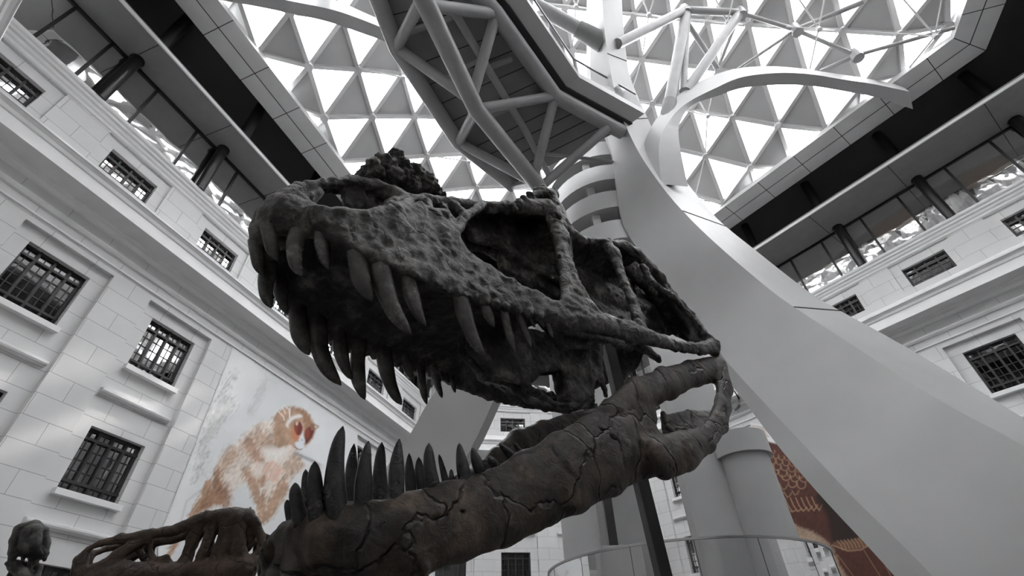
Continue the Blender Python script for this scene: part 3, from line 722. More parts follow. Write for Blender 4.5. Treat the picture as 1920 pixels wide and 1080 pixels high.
# head
p.lay(blob([(512, 812), (512, 784), (528, 768), (550, 763), (572, 771), (586, 790), (588, 812), (578, 832), (560, 842), (540, 835), (520, 838)]), TAN, 3, 1, .45, 4)
p.lay(blob([(560, 766), (578, 776), (588, 795), (586, 815), (572, 832), (572, 805), (566, 785)]), TAN2, 4, .9, .4, 3)
p.lay(blob([(545, 782), (562, 777), (566, 782), (552, 786), (542, 795), (540, 802), (536, 795)]), WHT, 2.5, .9, .1)
p.lay(blob([(566, 793), (569, 815), (572, 828), (564, 836), (560, 826), (563, 810)]), WHT, 2, .95)
p.lay(blob([(550, 800), (547, 818), (556, 826), (562, 815)]), (.55, .18, .08), 3, .8)
p.lay(blob([(551, 800), (556, 791), (564, 792), (568, 803), (564, 815), (556, 815)]), (.24, .05, .03), 1.4, 1)
p.lay(blob([(560, 794), (565, 798), (564, 812), (558, 813)]), RED, 2, .9); p.lay(blob([(555, 792), (559, 791), (558, 797), (555, 797)]), (.8, .6, .5), 1, .8)
p.lay(blob([(573, 806), (582, 799), (590, 800), (588, 814), (580, 828), (573, 832), (571, 820)]), RED, 2, 1); p.lay(blob([(573, 806), (580, 803), (580, 818), (574, 822)]), (.3, .05, .03), 2, .7)
p.lay(blob([(583, 794), (598, 799), (590, 806), (583, 806)]), BRN, 1.4, .95); p.lay(blob([(590, 798), (596, 799), (591, 803)]), PAL, 1, .7)
p.lay(blob([(553, 832), (560, 828), (570, 834), (568, 841), (560, 842)]), (.72, .74, .78), 1.6, 1); p.line([(552, 838), (560, 843), (566, 842)], 1.6, (.1, .05, .04), .8); p.lay(blob([(563, 822), (571, 823), (570, 831), (562, 829)]), (.66, .72, .78), 1.4, .9); p.line([(566, 824), (567, 826)], 1.5, (.1, .1, .1), .8)
p.lay(blob([(524, 775), (538, 768), (541, 776), (530, 781)]), (.6, .36, .24), 2.5, .8)
for q in ([(521, 770), (532, 782), (533, 788)], [(533, 760), (542, 768), (543, 782)], [(530, 764), (535, 775)], [(544, 766), (543, 784)]): p.line(q, 1.8, WHT, .9)
p.build('tarsier_mural', oL, DL, 'wall print of a seated tan tarsier with big red-brown eyes, behind the lower teeth')
F1 = (.075, .022, .014); F2 = (.015, .006, .005); BUF = (.42, .25, .15)
p = Print(1396, 1716, 786, 1110, 1.5, [(1404, 790), (1450, 800), (1500, 845), (1716, 1104), (1716, 1110), (1480, 1110), (1420, 860)])
p.c[:] = (.74, .74, .74)
p.lay([(1416, 826), (1440, 828), (1470, 835), (1500, 845), (1720, 1090), (1740, 1130), (1560, 1130), (1490, 1020), (1400, 850)], F1, 2, 1, .5)
for k in range(9): p.line([(1406 + k, 798 + 3.6 * k), (1425 + 2 * (k % 4) + k, 800 + 3.6 * k), (1438 + 2 * (k % 3), 803 + 3.2 * k)], 1.6, (.3, .17, .08), .8)
for r_, (x0, y0, n_, rad) in enumerate([(1432, 843, 3, 4), (1434, 852, 5, 5), (1436, 862, 6, 6), (1444, 873, 6, 6.5), (1452, 884, 6, 7.5), (1474, 893, 4, 8), (1486, 906, 2, 8)]):
    for k in range(n_):
        x, y = x0 + k * rad * 2.1, y0 + k * 1.5 + (k % 2); p.line([(x + rad * math.cos(t), y + rad * math.sin(t)) for t in np.linspace(-.5, math.pi + .3, 9)], 1.6, BUF, .85 - .08 * k)
for (x, y) in ((1455, 915), (1468, 918), (1462, 930), (1476, 932), (1490, 928)): p.line([(x - 5, y - 8), (x, y), (x + 5, y - 2), (x + 8, y - 8)], 1.6, BUF, .7)
for k in range(7): x, y = 1466 + k * 10, 941 + k * -.5; p.line([(x - 4, y - 6), (x + 2, y + 8), (x + 10, y + 19), (x + 17, y + 18 - 2 * k)], 1.8, BUF, .85)
p.lay(blob([(1530, 930), (1560, 922), (1600, 960), (1640, 1005), (1600, 1014), (1562, 1016), (1552, 970)]), F2, 5, .95)
p.lay(blob([(1476, 984), (1505, 990), (1540, 1006), (1562, 1030), (1575, 1060), (1600, 1110), (1540, 1110), (1500, 1050)]), (.36, .26, .19), 3, .95, .6, 4)
p.lay(blob([(1562, 1018), (1600, 1012), (1630, 1000), (1633, 1020), (1615, 1030), (1585, 1032)]), (.16, .08, .05), 2.5, .9)
for k in range(9): x = 1572 + k * 6.5; p.line([(x - 2, 1014 - k * .8), (x + 5, 1022 - k * .6), (x + 8, 1031 - k * .9)], 1.6, BUF, .85)
p.line([(1560, 1022), (1590, 1033), (1615, 1031), (1630, 1020)], 2, BUF, .8)
for q in ([(1570, 1040), (1600, 1080)], [(1620, 1032), (1650, 1080)], [(1650, 1040), (1670, 1080)], [(1545, 928), (1560, 935)], [(1580, 945), (1590, 940)], [(1600, 975), (1612, 975)]): p.line(q, 1.4, BUF, .6)
p.build('feather_mural', oR, DR, 'wall print of brown bird plumage with buff feather edges, at lower right')
# ================================================================ the great skull
# The skull is built as a solid in its own frame: x towards the snout, y across (the side towards the eye is -y), z up.
LT = np.array([-.70711, .70711, 0]); FW = np.array([-.70711, -.70711, 0]); CP = 1.05
def to_local(P):
    q = P - EYE; return np.array([q @ FW, q @ LT - CP, q[2]])
def from_local(p): return EYE + FW * p[0] + LT * (p[1] + CP) + np.array([0, 0, p[2]])
def sk(x, y, w):
    """survey direction (x, y) meeting the plane w metres towards the eye from the skull's middle plane"""
    r = ray(x, y); s_ = (CP - w) / float(r @ LT); return to_local(EYE + r * s_), s_
class Solid:
    """signed-distance grid, smooth unions of tapered rods and thick sheets"""
    def __init__(s, lo, hi, h):
        s.h = h; s.lo = np.array(lo, float); s.n = np.ceil((np.array(hi) - s.lo) / h).astype(int) + 1
        s.g = np.full(s.n, .06, np.float32)
    def block(s, lo, hi):
        a = np.clip(np.floor((lo - s.lo) / s.h).astype(int), 0, s.n); b = np.clip(np.ceil((hi - s.lo) / s.h).astype(int) + 1, 0, s.n)
        if (b <= a).any(): return None
        ax = [s.lo[i] + np.arange(a[i], b[i]) * s.h for i in range(3)]
        X = np.stack(np.meshgrid(*ax, indexing='ij'), -1).astype(np.float32); return tuple(slice(a[i], b[i]) for i in range(3)), X
    def merge(s, sl, d, k, cut=False):
        g = s.g[sl]
        if cut:
            d = -d; h = np.clip(.5 + .5 * (d - g) / k, 0, 1); s.g[sl] = g * (1 - h) + d * h + k * h * (1 - h)
        else:
            h = np.clip(.5 + .5 * (g - d) / k, 0, 1); s.g[sl] = g * (1 - h) + d * h - k * h * (1 - h)
    def rod(s, a, b, ra, rb, q=1., k=.012, cut=False):
        a = np.array(a, float); b = np.array(b, float); m = max(ra, rb) + .05
        bl = s.block(np.minimum(a, b) - m, np.maximum(a, b) + m)
        if bl is None: return
        sl, X = bl; S = np.array([1, 1 / q, 1]); A = a * S; B = b * S; Y = X * S.astype(np.float32)
        ba = B - A; L2 = float(ba @ ba) + 1e-12; t = np.clip(((Y - A) @ ba) / L2, 0, 1)
        d = np.linalg.norm(Y - A - t[..., None] * ba, axis=-1) - (ra + (rb - ra) * t)
        if q < 1: d = d * (.45 + .55 * q)
        s.merge(sl, d, k, cut)
    def tri(s, a, b, c, r, k=.012, cut=False):
        a, b, c = (np.array(v, float) for v in (a, b, c)); m = r + .04
        bl = s.block(np.minimum(np.minimum(a, b), c) - m, np.maximum(np.maximum(a, b), c) + m)
        if bl is None: return
        sl, X = bl; ba, cb, ac = b - a, c - b, a - c; nor = np.cross(ba, ac); nn = float(nor @ nor)
        if nn < 1e-12: return
        pa, pb, pc = X - a, X - b, X - c
        ins = (np.sign(pa @ np.cross(ba, nor)) + np.sign(pb @ np.cross(cb, nor)) + np.sign(pc @ np.cross(ac, nor))) < 2
        def e(p, v): t = np.clip((p @ v) / float(v @ v), 0, 1); q = p - t[..., None] * v; return (q * q).sum(-1)
        d2 = np.where(ins, np.minimum(np.minimum(e(pa, ba), e(pb, cb)), e(pc, ac)), (pa @ nor) ** 2 / nn)
        s.merge(sl, np.sqrt(d2) - r, k, cut)
    def stroke(s, pts, q=1., k=.012, cut=False, dr=0.):
        P = [(*sk(x, y, w), r) for x, y, w, r in pts]
        for (a, da, ra), (b, db, rb) in zip(P, P[1:]): s.rod(a, b, ra * da / FOC + dr, rb * db / FOC + dr, q, k, cut)
    def sheet(s, U, G, r, k=.012, cut=False):
        """U, G: the two long edges, each a list of local points"""
        for i in range(len(U) - 1):
            s.tri(U[i], U[i + 1], G[i + 1], r, k, cut); s.tri(U[i], G[i + 1], G[i], r, k, cut)
    def sheet_px(s, U, G, r, **kw): s.sheet([sk(*p)[0] for p in U], [sk(*p)[0] for p in G], r, **kw)
    def mesh(s, name, mat, parent, mirror=True, rough=()):
        import openvdb
        g = s.g
        if mirror:                                       # the grid's last y layer is the middle plane
            g = np.concatenate([g, g[:, -2::-1, :]], axis=1)
        grid = openvdb.FloatGrid(.06); grid.copyFromArray(np.ascontiguousarray(g)); v, t, q = grid.convertToPolygons(0., 0.)
        v = v * s.h + s.lo
        W = EYE + np.outer(v[:, 0], FW) + np.outer(v[:, 1] + CP, LT); W[:, 2] += v[:, 2]
        O = np.array(parent_loc)
        me = bpy.data.meshes.new(name); me.from_pydata((W - O).tolist(), [], [f[::-1] for f in t.tolist()] + q.tolist())
        me.update(); o = link(name, me, mat, parent, smooth=True)
        bm = bmesh.new(); bm.from_mesh(me); bmesh.ops.recalc_face_normals(bm, faces=bm.faces); bm.to_mesh(me); bm.free()
        for i, (tp, sz, st, mid) in enumerate(rough):
            tx = bpy.data.textures.new('bone_relief_%s_%d' % (name, i), tp); tx.noise_scale = sz
            if tp == 'CLOUDS': tx.noise_depth = 4
            if tp == 'VORONOI': tx.distance_metric = 'DISTANCE'; tx.noise_intensity = 1.3
            dm = o.modifiers.new('relief', 'DISPLACE'); dm.texture = tx; dm.strength = st; dm.mid_level = mid; dm.texture_coords = 'LOCAL'
        return o
def bone(name, dark, light, warm, rough=.42, crack=1., cscale=9., bump=.6):
    m = bpy.data.materials.new(name); N, L = nt(m); b = bsdf(m); tc = N.new('ShaderNodeTexCoord')
    nz = N.new('ShaderNodeTexNoise'); nz.inputs['Scale'].default_value = 9; nz.inputs['Detail'].default_value = 8; nz.inputs['Roughness'].default_value = .75
    L.new(tc.outputs['Object'], nz.inputs['Vector'])
    r = N.new('ShaderNodeValToRGB'); r.color_ramp.elements[0].position = .36; r.color_ramp.elements[1].position = .68
    r.color_ramp.elements[0].color = (*dark, 1); r.color_ramp.elements[1].color = (*light, 1); e = r.color_ramp.elements.new(.52); e.color = (*warm, 1)
    L.new(nz.outputs['Fac'], r.inputs['Fac'])
    # cracks: edges of distorted cells
    dn = N.new('ShaderNodeTexNoise'); dn.inputs['Scale'].default_value = 7; dn.inputs['Detail'].default_value = 4; L.new(tc.outputs['Object'], dn.inputs['Vector'])
    ad = N.new('ShaderNodeVectorMath'); ad.operation = 'MULTIPLY_ADD'; ad.inputs[1].default_value = (.16, .16, .16)
    L.new(dn.outputs['Color'], ad.inputs[0]); L.new(tc.outputs['Object'], ad.inputs[2])
    vo = N.new('ShaderNodeTexVoronoi'); vo.feature = 'DISTANCE_TO_EDGE'; vo.inputs['Scale'].default_value = cscale; L.new(ad.outputs[0], vo.inputs['Vector'])
    cr = N.new('ShaderNodeMapRange'); cr.inputs['From Min'].default_value = .0; cr.inputs['From Max'].default_value = .03; L.new(vo.outputs['Distance'], cr.inputs['Value'])
    mk = N.new('ShaderNodeMath'); mk.operation = 'MULTIPLY_ADD'; mk.inputs[1].default_value = crack * .75; mk.inputs[2].default_value = 1 - crack * .75; L.new(cr.outputs[0], mk.inputs[0])
    mx = N.new('ShaderNodeMix'); mx.data_type = 'RGBA'; mx.blend_type = 'MULTIPLY'; mx.inputs[0].default_value = 1; L.new(r.outputs['Color'], mx.inputs[6]); L.new(mk.outputs[0], mx.inputs[7])
    L.new(mx.outputs[2], b.inputs['Base Color'])
    fn = N.new('ShaderNodeTexNoise'); fn.inputs['Scale'].default_value = 34; fn.inputs['Detail'].default_value = 8; fn.inputs['Roughness'].default_value = .7; fn.inputs['Distortion'].default_value = .8
    L.new(tc.outputs['Object'], fn.inputs['Vector'])
    b1 = N.new('ShaderNodeBump'); b1.inputs['Strength'].default_value = bump; b1.inputs['Distance'].default_value = .012; L.new(fn.outputs['Fac'], b1.inputs['Height'])
    b2 = N.new('ShaderNodeBump'); b2.inputs['Strength'].default_value = crack; b2.inputs['Distance'].default_value = .015; L.new(mk.outputs[0], b2.inputs['Height']); L.new(b1.outputs['Normal'], b2.inputs['Normal'])
    L.new(b2.outputs['Normal'], b.inputs['Normal'])
    rr = N.new('ShaderNodeMapRange'); rr.inputs['To Min'].default_value = rough - .12; rr.inputs['To Max'].default_value = rough + .2; L.new(nz.outputs['Fac'], rr.inputs['Value']); L.new(rr.outputs[0], b.inputs['Roughness'])
    b.inputs['Specular IOR Level'].default_value = .4
    return m
M['bone_up'] = bone('grey_black_bone', (.006, .006, .006), (.26, .25, .23), (.055, .052, .048), .4, .45, 5, 1.)
M['bone_low'] = bone('bronze_brown_bone', (.005, .004, .003), (.12, .085, .06), (.032, .02, .0125), .28, .8, 5, .8)
M['tooth'] = bone('glossy_black_tooth', (.003, .003, .003), (.03, .028, .026), (.008, .0075, .007), .2, .25, 14, .4)
M['tooth_up'] = bone('lit_grey_tooth', (.02, .019, .018), (.12, .112, .105), (.055, .052, .048), .2, .15, 16, .25)  # paler copy for the upper teeth: the light on them is in the colour
M['bone_brown'] = bone('dark_brown_bone', (.02, .013, .009), (.1, .065, .045), (.05, .03, .02), .45, .5, 12, .6)

skull = empty('dinosaur_skull', from_local(sk(1138, 650, 0)[0]), 'huge black-brown carnivorous dinosaur skull with gaping jaws and curved teeth on a black post', 'dinosaur skull')
parent_loc = tuple(skull.location)

# ---- upper skull
GUM = [(504, 428, .03), (537, 425, .06), (572, 424, .095), (612, 428, .13), (650, 455, .16), (700, 478, .18), (760, 505, .19), (810, 528, .2), (852, 545, .2), (904, 562, .21), (967, 578, .225), (1029, 598, .25)]
U = Solid((-2.25, -.47, .62), (.22, 0, 1.98), .006)
U.stroke([(502, 418, .02, 22), (516, 405, .03, 28), (545, 402, .06, 38), (580, 412, .095, 35), (620, 425, .13, 30)], q=.8)
U.stroke([(503, 405, .0, 22), (512, 425, .0, 24), (526, 445, .0, 22)], q=1)
U.stroke([(520, 380, .04, 20), (546, 366, .05, 13), (576, 382, .085, 12)])
U.stroke([(535, 372, .03, 20), (560, 352, .02, 10), (605, 343, .015, 10), (665, 340, .015, 11), (708, 352, .025, 16), (735, 366, .045, 18), (762, 376, .07, 16)])
# body of the maxilla
UP_ = [(590, 400, .13), (640, 408, .15), (690, 410, .165), (740, 400, .17), (785, 392, .165), (830, 405, .17), (850, 448, .18), (878, 486, .19), (914, 508, .2), (954, 533, .22), (1000, 556, .24), (1046, 575, .265)]
U.sheet_px(UP_, [(600, 418, .14), (640, 440, .155), (690, 462, .17), (750, 488, .185), (800, 512, .195), (835, 530, .2), (858, 540, .2), (885, 548, .205), (915, 556, .21), (950, 567, .22), (995, 583, .235), (1035, 596, .26)], .02)
U.stroke([(g[0], g[1], g[2], r) for g, r in zip(GUM, (14, 14, 16, 16, 18, 18, 18, 16, 15, 13, 11, 9))], q=.9)
U.stroke([(590, 400, .13, 16), (640, 404, .15, 14), (690, 408, .16, 14), (735, 396, .16, 16), (765, 384, .13, 14)])
# lumpy alveolar edge
rnd = random.Random(5)
for a, b in zip(GUM[3:], GUM[4:]):
    for t in (.1, .4, .7):
        g = [a[i] + (b[i] - a[i]) * t for i in range(3)]; U.stroke([(g[0], g[1] + 3, g[2] + .012, 8 + 3 * rnd.random()), (g[0] + 2, g[1] - 12, g[2] + .006, 7)], k=.008)
# nasal ridge, roof and lacrimal
RID = [(762, 378, .09, 15), (800, 378, .09, 13), (850, 382, .10, 13), (900, 387, .12, 11), (950, 390, .14, 12), (990, 388, .17, 15), (1020, 392, .19, 20)]
U.stroke(RID)
U.stroke([(850, 385, .14, 12), (868, 400, .165, 9), (862, 425, .18, 9), (846, 442, .185, 12)])
U.stroke([(905, 385, .14, 9), (880, 402, .165, 8), (864, 418, .18, 8)])
U.stroke([(800, 380, .12, 10), (815, 420, .17, 9), (832, 452, .185, 9), (856, 484, .19, 9)], k=.02)
U.stroke([(830, 385, .12, 7), (846, 410, .165, 6), (852, 440, .18, 7)])
def across(pts, rise, r, n=3):
    """a vault of sheet from a near line over the middle plane"""
    P = [sk(*p)[0] for p in pts]; prev = P
    for i in range(1, n + 1):
        t = i / n; cur = [np.array([p[0], p[1] * (1 - t), p[2] + rise * math.sin(t * math.pi / 2)]) for p in P]; U.sheet(prev, cur, r); prev = cur
across([(560, 375, .05), (600, 360, .03)], .01, .012)
across([p[:3] for p in RID], .05, .016)
across([(735, 380, .1), (762, 378, .09)], .03, .016)
U.stroke([(1000, 372, .17, 12), (1018, 362, .19, 12), (1032, 366, .2, 12), (1044, 392, .215, 13), (1056, 418, .225, 12), (1068, 434, .23, 8)])
for x, y, r in ((962, 385, 7), (972, 378, 8), (982, 372, 8), (994, 366, 8), (1006, 358, 9), (1018, 352, 8), (1038, 358, 8), (1072, 436, 5)): U.stroke([(x, y, .18, r), (x + 4, y + 8, .18, r)], k=.006)
across([(1000, 385, .17), (1040, 400, .2), (1060, 425, .22)], .05, .02)
# lacrimal bar and its foot
U.stroke([(1040, 405, .21, 24), (1052, 450, .235, 20), (1056, 490, .25, 15), (1058, 530, .265, 11), (1060, 565, .275, 11), (1050, 590, .27, 12)], q=.7)
U.sheet_px([(1056, 480, .25), (1060, 530, .265), (1062, 575, .28)], [(1064, 485, .255), (1084, 535, .28), (1118, 588, .3)], .014)
# jugal
U.stroke([(1029, 600, .25, 11), (1060, 600, .27, 20), (1100, 604, .29, 23), (1140, 611, .31, 23), (1180, 622, .325, 22), (1222, 634, .34, 18), (1262, 647, .35, 12), (1310, 654, .365, 13), (1336, 650, .37, 15)], q=.6)
U.stroke([(1180, 640, .27, 9), (1212, 656, .26, 9), (1232, 672, .25, 7), (1238, 677, .25, 5)])
# postorbital bar
U.stroke([(1138, 458, .27, 14), (1152, 478, .28, 17), (1161, 505, .29, 12), (1172, 535, .3, 11), (1186, 565, .31, 13), (1196, 595, .32, 18), (1200, 615, .325, 20)], q=.6)
# rear rim: squamosal down to the quadrate
U.stroke([(1168, 462, .25, 12), (1196, 478, .27, 13), (1222, 505, .28, 11), (1240, 522, .29, 10), (1248, 535, .29, 8), (1256, 548, .29, 6)], q=.8)
U.stroke([(1206, 500, .29, 7), (1222, 530, .31, 6), (1262, 556, .33, 6), (1296, 596, .35, 6), (1320, 628, .36, 9), (1338, 648, .37, 11), (1340, 660, .36, 10)])
U.stroke([(1240, 528, .26, 9), (1262, 556, .25, 8), (1296, 592, .24, 8), (1330, 640, .3, 8)])
across([(1060, 425, .22), (1090, 452, .23), (1138, 455, .25), (1168, 460, .25), (1196, 478, .26)], .0, .022)
# braincase and inner walls near the middle plane
U.stroke([(1085, 480, .06, 30), (1130, 480, .08, 30), (1170, 490, .1, 26), (1205, 520, .12, 24), (1235, 555, .12, 22), (1262, 590, .12, 18), (1290, 622, .16, 11)], q=.6, k=.03)
U.stroke([(1078, 520, .05, 24), (1110, 540, .05, 30), (1150, 560, .06, 28), (1215, 585, .08, 22), (1250, 615, .1, 16)], q=.5, k=.03)
U.stroke([(1100, 565, .04, 16), (1160, 590, .04, 18), (1230, 620, .06, 14)], q=.5, k=.03)
U.sheet_px([(868, 400, .02), (930, 396, .02), (1000, 405, .03), (1060, 430, .05)], [(884, 446, .02), (930, 456, .02), (985, 492, .03), (1075, 540, .05)], .02)
U.sheet_px([(940, 476, .0), (990, 500, .0), (1060, 530, .0)], [(940, 502, .0), (1000, 530, .0), (1040, 556, .0)], .012)
U.sheet_px([(1060, 436, .04), (1110, 455, .04), (1165, 462, .04), (1212, 492, .06), (1246, 536, .08), (1290, 588, .12), (1325, 638, .24)], [(1070, 520, .03), (1110, 540, .03), (1150, 550, .03), (1190, 560, .04), (1222, 585, .06), (1255, 618, .08), (1300, 640, .18)], .02)
U.sheet_px([(1070, 520, .03), (1110, 540, .03), (1150, 550, .03), (1190, 560, .04), (1222, 585, .06)], [(1085, 575, .05), (1125, 590, .06), (1160, 600, .07), (1205, 612, .09), (1240, 622, .1)], .02)
U.sheet_px([(880, 612, .015), (930, 620, .015), (980, 620, .015), (1030, 630, .015), (1080, 640, .015), (1125, 645, .015)], [(880, 655, .015), (920, 698, .015), (985, 718, .015), (1018, 692, .015), (1058, 690, .015), (1125, 692, .015)], .014)
U.sheet_px([(1058, 690, .02), (1088, 690, .02), (1122, 690, .02)], [(1068, 746, .02), (1085, 752, .02), (1098, 745, .02)], .014)
U.stroke([(975, 712, .02, 7), (1008, 740, .02, 7), (1040, 758, .02, 6), (1085, 762, .02, 6)])
U.sheet_px([(644, 342, .0), (660, 338, .0), (690, 340, .0), (722, 352, .0)], [(650, 384, .0), (672, 396, .0), (695, 402, .0), (730, 392, .0)], .012)
U.sheet_px([(1040, 420, .22), (1052, 470, .235), (1058, 520, .25)], [(1066, 440, .2), (1068, 480, .22), (1076, 520, .24)], .014)
U.sheet_px([(1240, 530, .28), (1262, 556, .325), (1296, 596, .345), (1322, 630, .355)], [(1236, 560, .1), (1258, 580, .1), (1284, 612, .12), (1306, 640, .2)], .012)
U.stroke([(1250, 575, .12, 20), (1285, 615, .16, 14), (1312, 640, .24, 9)], q=.8)
# palate vault between the tooth rows
P0 = [sk(x, y - 8, w)[0] for x, y, w in GUM]
prev = P0
for t in (.35, .7, 1.):
    cur = [np.array([p[0], p[1] * (1 - t), p[2] + .05 * math.sin(t * math.pi / 2)]) for p in P0]; U.sheet(prev, cur, .018); prev = cur
# inner vertical walls and pterygoid struts behind the palate
U.stroke([(1010, 590, .14, 16), (1050, 612, .13, 14), (1100, 626, .12, 12), (1150, 640, .12, 9), (1180, 650, .12, 9)], q=.8)
U.sheet_px([(1000, 560, .1), (1050, 590, .1), (1095, 610, .1)], [(1010, 600, .08), (1055, 650, .06), (1100, 650, .08)], .016)
U.stroke([(1095, 640, .05, 15), (1098, 680, .03, 13), (1105, 715, .02, 10), (1110, 740, .02, 8)], q=.7)
U.stroke([(1120, 640, .04, 9), (1118, 672, .03, 9), (1124, 700, .03, 7), (1136, 742, .03, 5)])
U.stroke([(1050, 640, .02, 16), (1060, 680, .0, 15), (1070, 712, .0, 12), (1060, 742, .0, 9)], q=.7)
# pits and openings
for x, y, w, r in ((836, 396, .2, 9), (872, 396, .2, 8), (890, 393, .2, 6), (848, 470, .215, 5), (690, 436, .2, 4), (842, 500, .23, 4), (735, 470, .21, 3), (1040, 398, .25, 9), (700, 420, .19, 3), (880, 530, .23, 3), (920, 548, .24, 3)):
    U.stroke([(x, y, w, r), (x + 4, y + 8, w - .005, r)], k=.008, cut=True)
for pts in ([(632, 405, .17, 1.6), (628, 430, .17, 1.6), (637, 452, .175, 1.6)], [(655, 418, .175, 1.6), (660, 440, .18, 1.6), (664, 458, .18, 1.6)], [(1058, 606, .29, 1.5), (1100, 614, .31, 1.5), (1150, 628, .33, 1.5), (1200, 640, .34, 1.5)],
            [(823, 430, .2, 3.), (834, 455, .21, 2.5), (850, 475, .215, 2)], [(880, 545, .225, 1.5), (905, 562, .23, 1.5)], [(935, 545, .23, 1.5), (950, 565, .24, 1.5)], [(1265, 640, .36, 1.5), (1270, 656, .36, 1.5)]):
    U.stroke(pts, k=.005, cut=True)
upper = U.mesh('upper_skull', M['bone_up'], skull, rough=(('CLOUDS', .07, .010, .5), ('CLOUDS', .022, .009, .5), ('VORONOI', .035, -.005, .4)))
# rough horn bosses on the snout roof
Bs = Solid((-1.3, -.22, 1.2), (-.1, .0, 1.75), .005)
for x, y, w, r in ((700, 324, .02, 17), (722, 318, .01, 20), (745, 310, .01, 20), (752, 325, .01, 22), (778, 334, .01, 20), (795, 345, .01, 18), (812, 356, .01, 14), (735, 338, .01, 18), (770, 352, .01, 18), (826, 366, .01, 10)):
    a, d = sk(x, y, w); Bs.rod(a, a + np.array([.01, 0, .01]), r * d / FOC, r * d / FOC, 1.3, .006)
boss = Bs.mesh('horn_boss', M['bone_up'], skull, rough=(('CLOUDS', .05, .026, .5), ('CLOUDS', .018, .03, .5)))

# ---- lower jaw
J = Solid((-2.3, -.47, -.02), (.1, 0, 1.32), .0062)
J.stroke([(590, 1010, .07, 46), (640, 1015, .11, 58), (700, 1015, .145, 58), (780, 1000, .17, 60), (860, 975, .18, 62), (940, 948, .195, 60), (1005, 915, .21, 66), (1065, 884, .23, 70), (1130, 850, .255, 72), (1185, 830, .27, 66), (1228, 850, .29, 44)], q=.4, k=.02)
J.stroke([(564, 990, .03, 24), (600, 978, .08, 22), (650, 968, .12, 20), (700, 962, .145, 18), (760, 945, .16, 18), (830, 925, .175, 18), (900, 908, .19, 16), (950, 884, .195, 15), (985, 862, .205, 16)], q=.9)
J.stroke([(562, 1000, .02, 26), (568, 1040, .015, 32), (575, 1080, .03, 46), (640, 1110, .07, 40), (700, 1090, .12, 36), (780, 1055, .15, 22), (860, 1030, .17, 18), (940, 1000, .18, 16), (1000, 980, .2, 14)], q=.8, k=.02)
J.stroke([(556, 988, .0, 20), (562, 1020, .0, 26), (580, 1070, .0, 38)], q=1)
J.stroke([(1150, 775, .27, 28), (1198, 740, .29, 32), (1250, 718, .31, 30), (1300, 700, .33, 25), (1340, 692, .35, 25)], q=.55, k=.02)
J.stroke([(1185, 790, .28, 40), (1210, 772, .29, 34)], q=.4, k=.02)
J.stroke([(1215, 815, .29, 34), (1240, 838, .3, 30)], q=.4)
J.stroke([(1350, 686, .36, 22), (1357, 720, .365, 20), (1356, 760, .365, 19), (1348, 790, .36, 21), (1322, 824, .355, 23), (1284, 846, .345, 34), (1236, 858, .32, 42)], q=.55, k=.018)
J.stroke([(1376, 732, .365, 2.6), (1386, 748, .365, 2.6), (1385, 762, .365, 2.6), (1379, 769, .36, 2.2)], k=.004)
# inner lower shelf seen through the opening, symphysis, inner ledge
J.sheet_px([(1245, 785, .22), (1290, 776, .24), (1335, 775, .27)], [(1250, 830, .27), (1290, 835, .29), (1330, 812, .31)], .014)
J.stroke([(1243, 775, .29, 6), (1252, 802, .3, 6), (1272, 818, .32, 5), (1306, 820, .335, 5), (1326, 802, .345, 5)], k=.006)
J.stroke([(1010, 860, .2, 14), (1040, 838, .215, 18), (1075, 822, .23, 20), (1110, 800, .245, 20), (1140, 765, .26, 18)], q=.5)
# plates and cracks of the bone surface
for pts in ([(900, 905, .235, 2), (915, 935, .24, 2), (917, 960, .24, 2)], [(1030, 835, .25, 2.5), (1052, 866, .265, 2.5), (1085, 905, .27, 2.5), (1094, 945, .26, 2)], [(985, 850, .235, 2), (1010, 872, .25, 2), (1018, 892, .25, 1.8)],
            [(1094, 775, .285, 2), (1130, 810, .29, 2), (1160, 830, .3, 2), (1170, 870, .3, 2.6), (1178, 900, .3, 2.6), (1170, 912, .3, 2)], [(770, 905, .18, 1.6), (800, 930, .2, 2)], [(1060, 870, .27, 2), (1110, 850, .28, 1.6), (1130, 832, .29, 1.6)],
            [(1120, 880, .29, 3), (1140, 900, .29, 3), (1118, 912, .28, 2)], [(915, 960, .235, 3), (960, 932, .24, 3), (1000, 925, .25, 3)], [(1180, 880, .3, 2), (1220, 860, .315, 2), (1260, 845, .33, 1.6)], [(1130, 775, .29, 1.6), (1180, 770, .3, 1.6), (1235, 745, .3, 2)],
            [(640, 975, .16, 4), (641, 976, .15, 4)], [(604, 966, .14, 3), (605, 967, .13, 3)], [(550, 975, .08, 4), (551, 977, .07, 4)], [(815, 970, .21, 5), (816, 971, .2, 5)], [(836, 965, .21, 4), (837, 966, .2, 4)], [(868, 960, .215, 4), (869, 961, .2, 4)],
            [(750, 985, .2, 5), (770, 975, .2, 5)], [(780, 1040, .2, 2.5), (792, 1060, .2, 3)]):
    J.stroke(pts, k=.006, cut=True)
J.stroke([(795, 1030, .19, 7), (797, 1060, .185, 9), (795, 1090, .18, 10)], q=.7, k=.01)
lower = J.mesh('lower_jaw', M['bone_low'], skull, rough=(('CLOUDS', .12, .012, .5), ('CLOUDS', .035, .005, .5), ('VORONOI', .07, -.003, .4)))

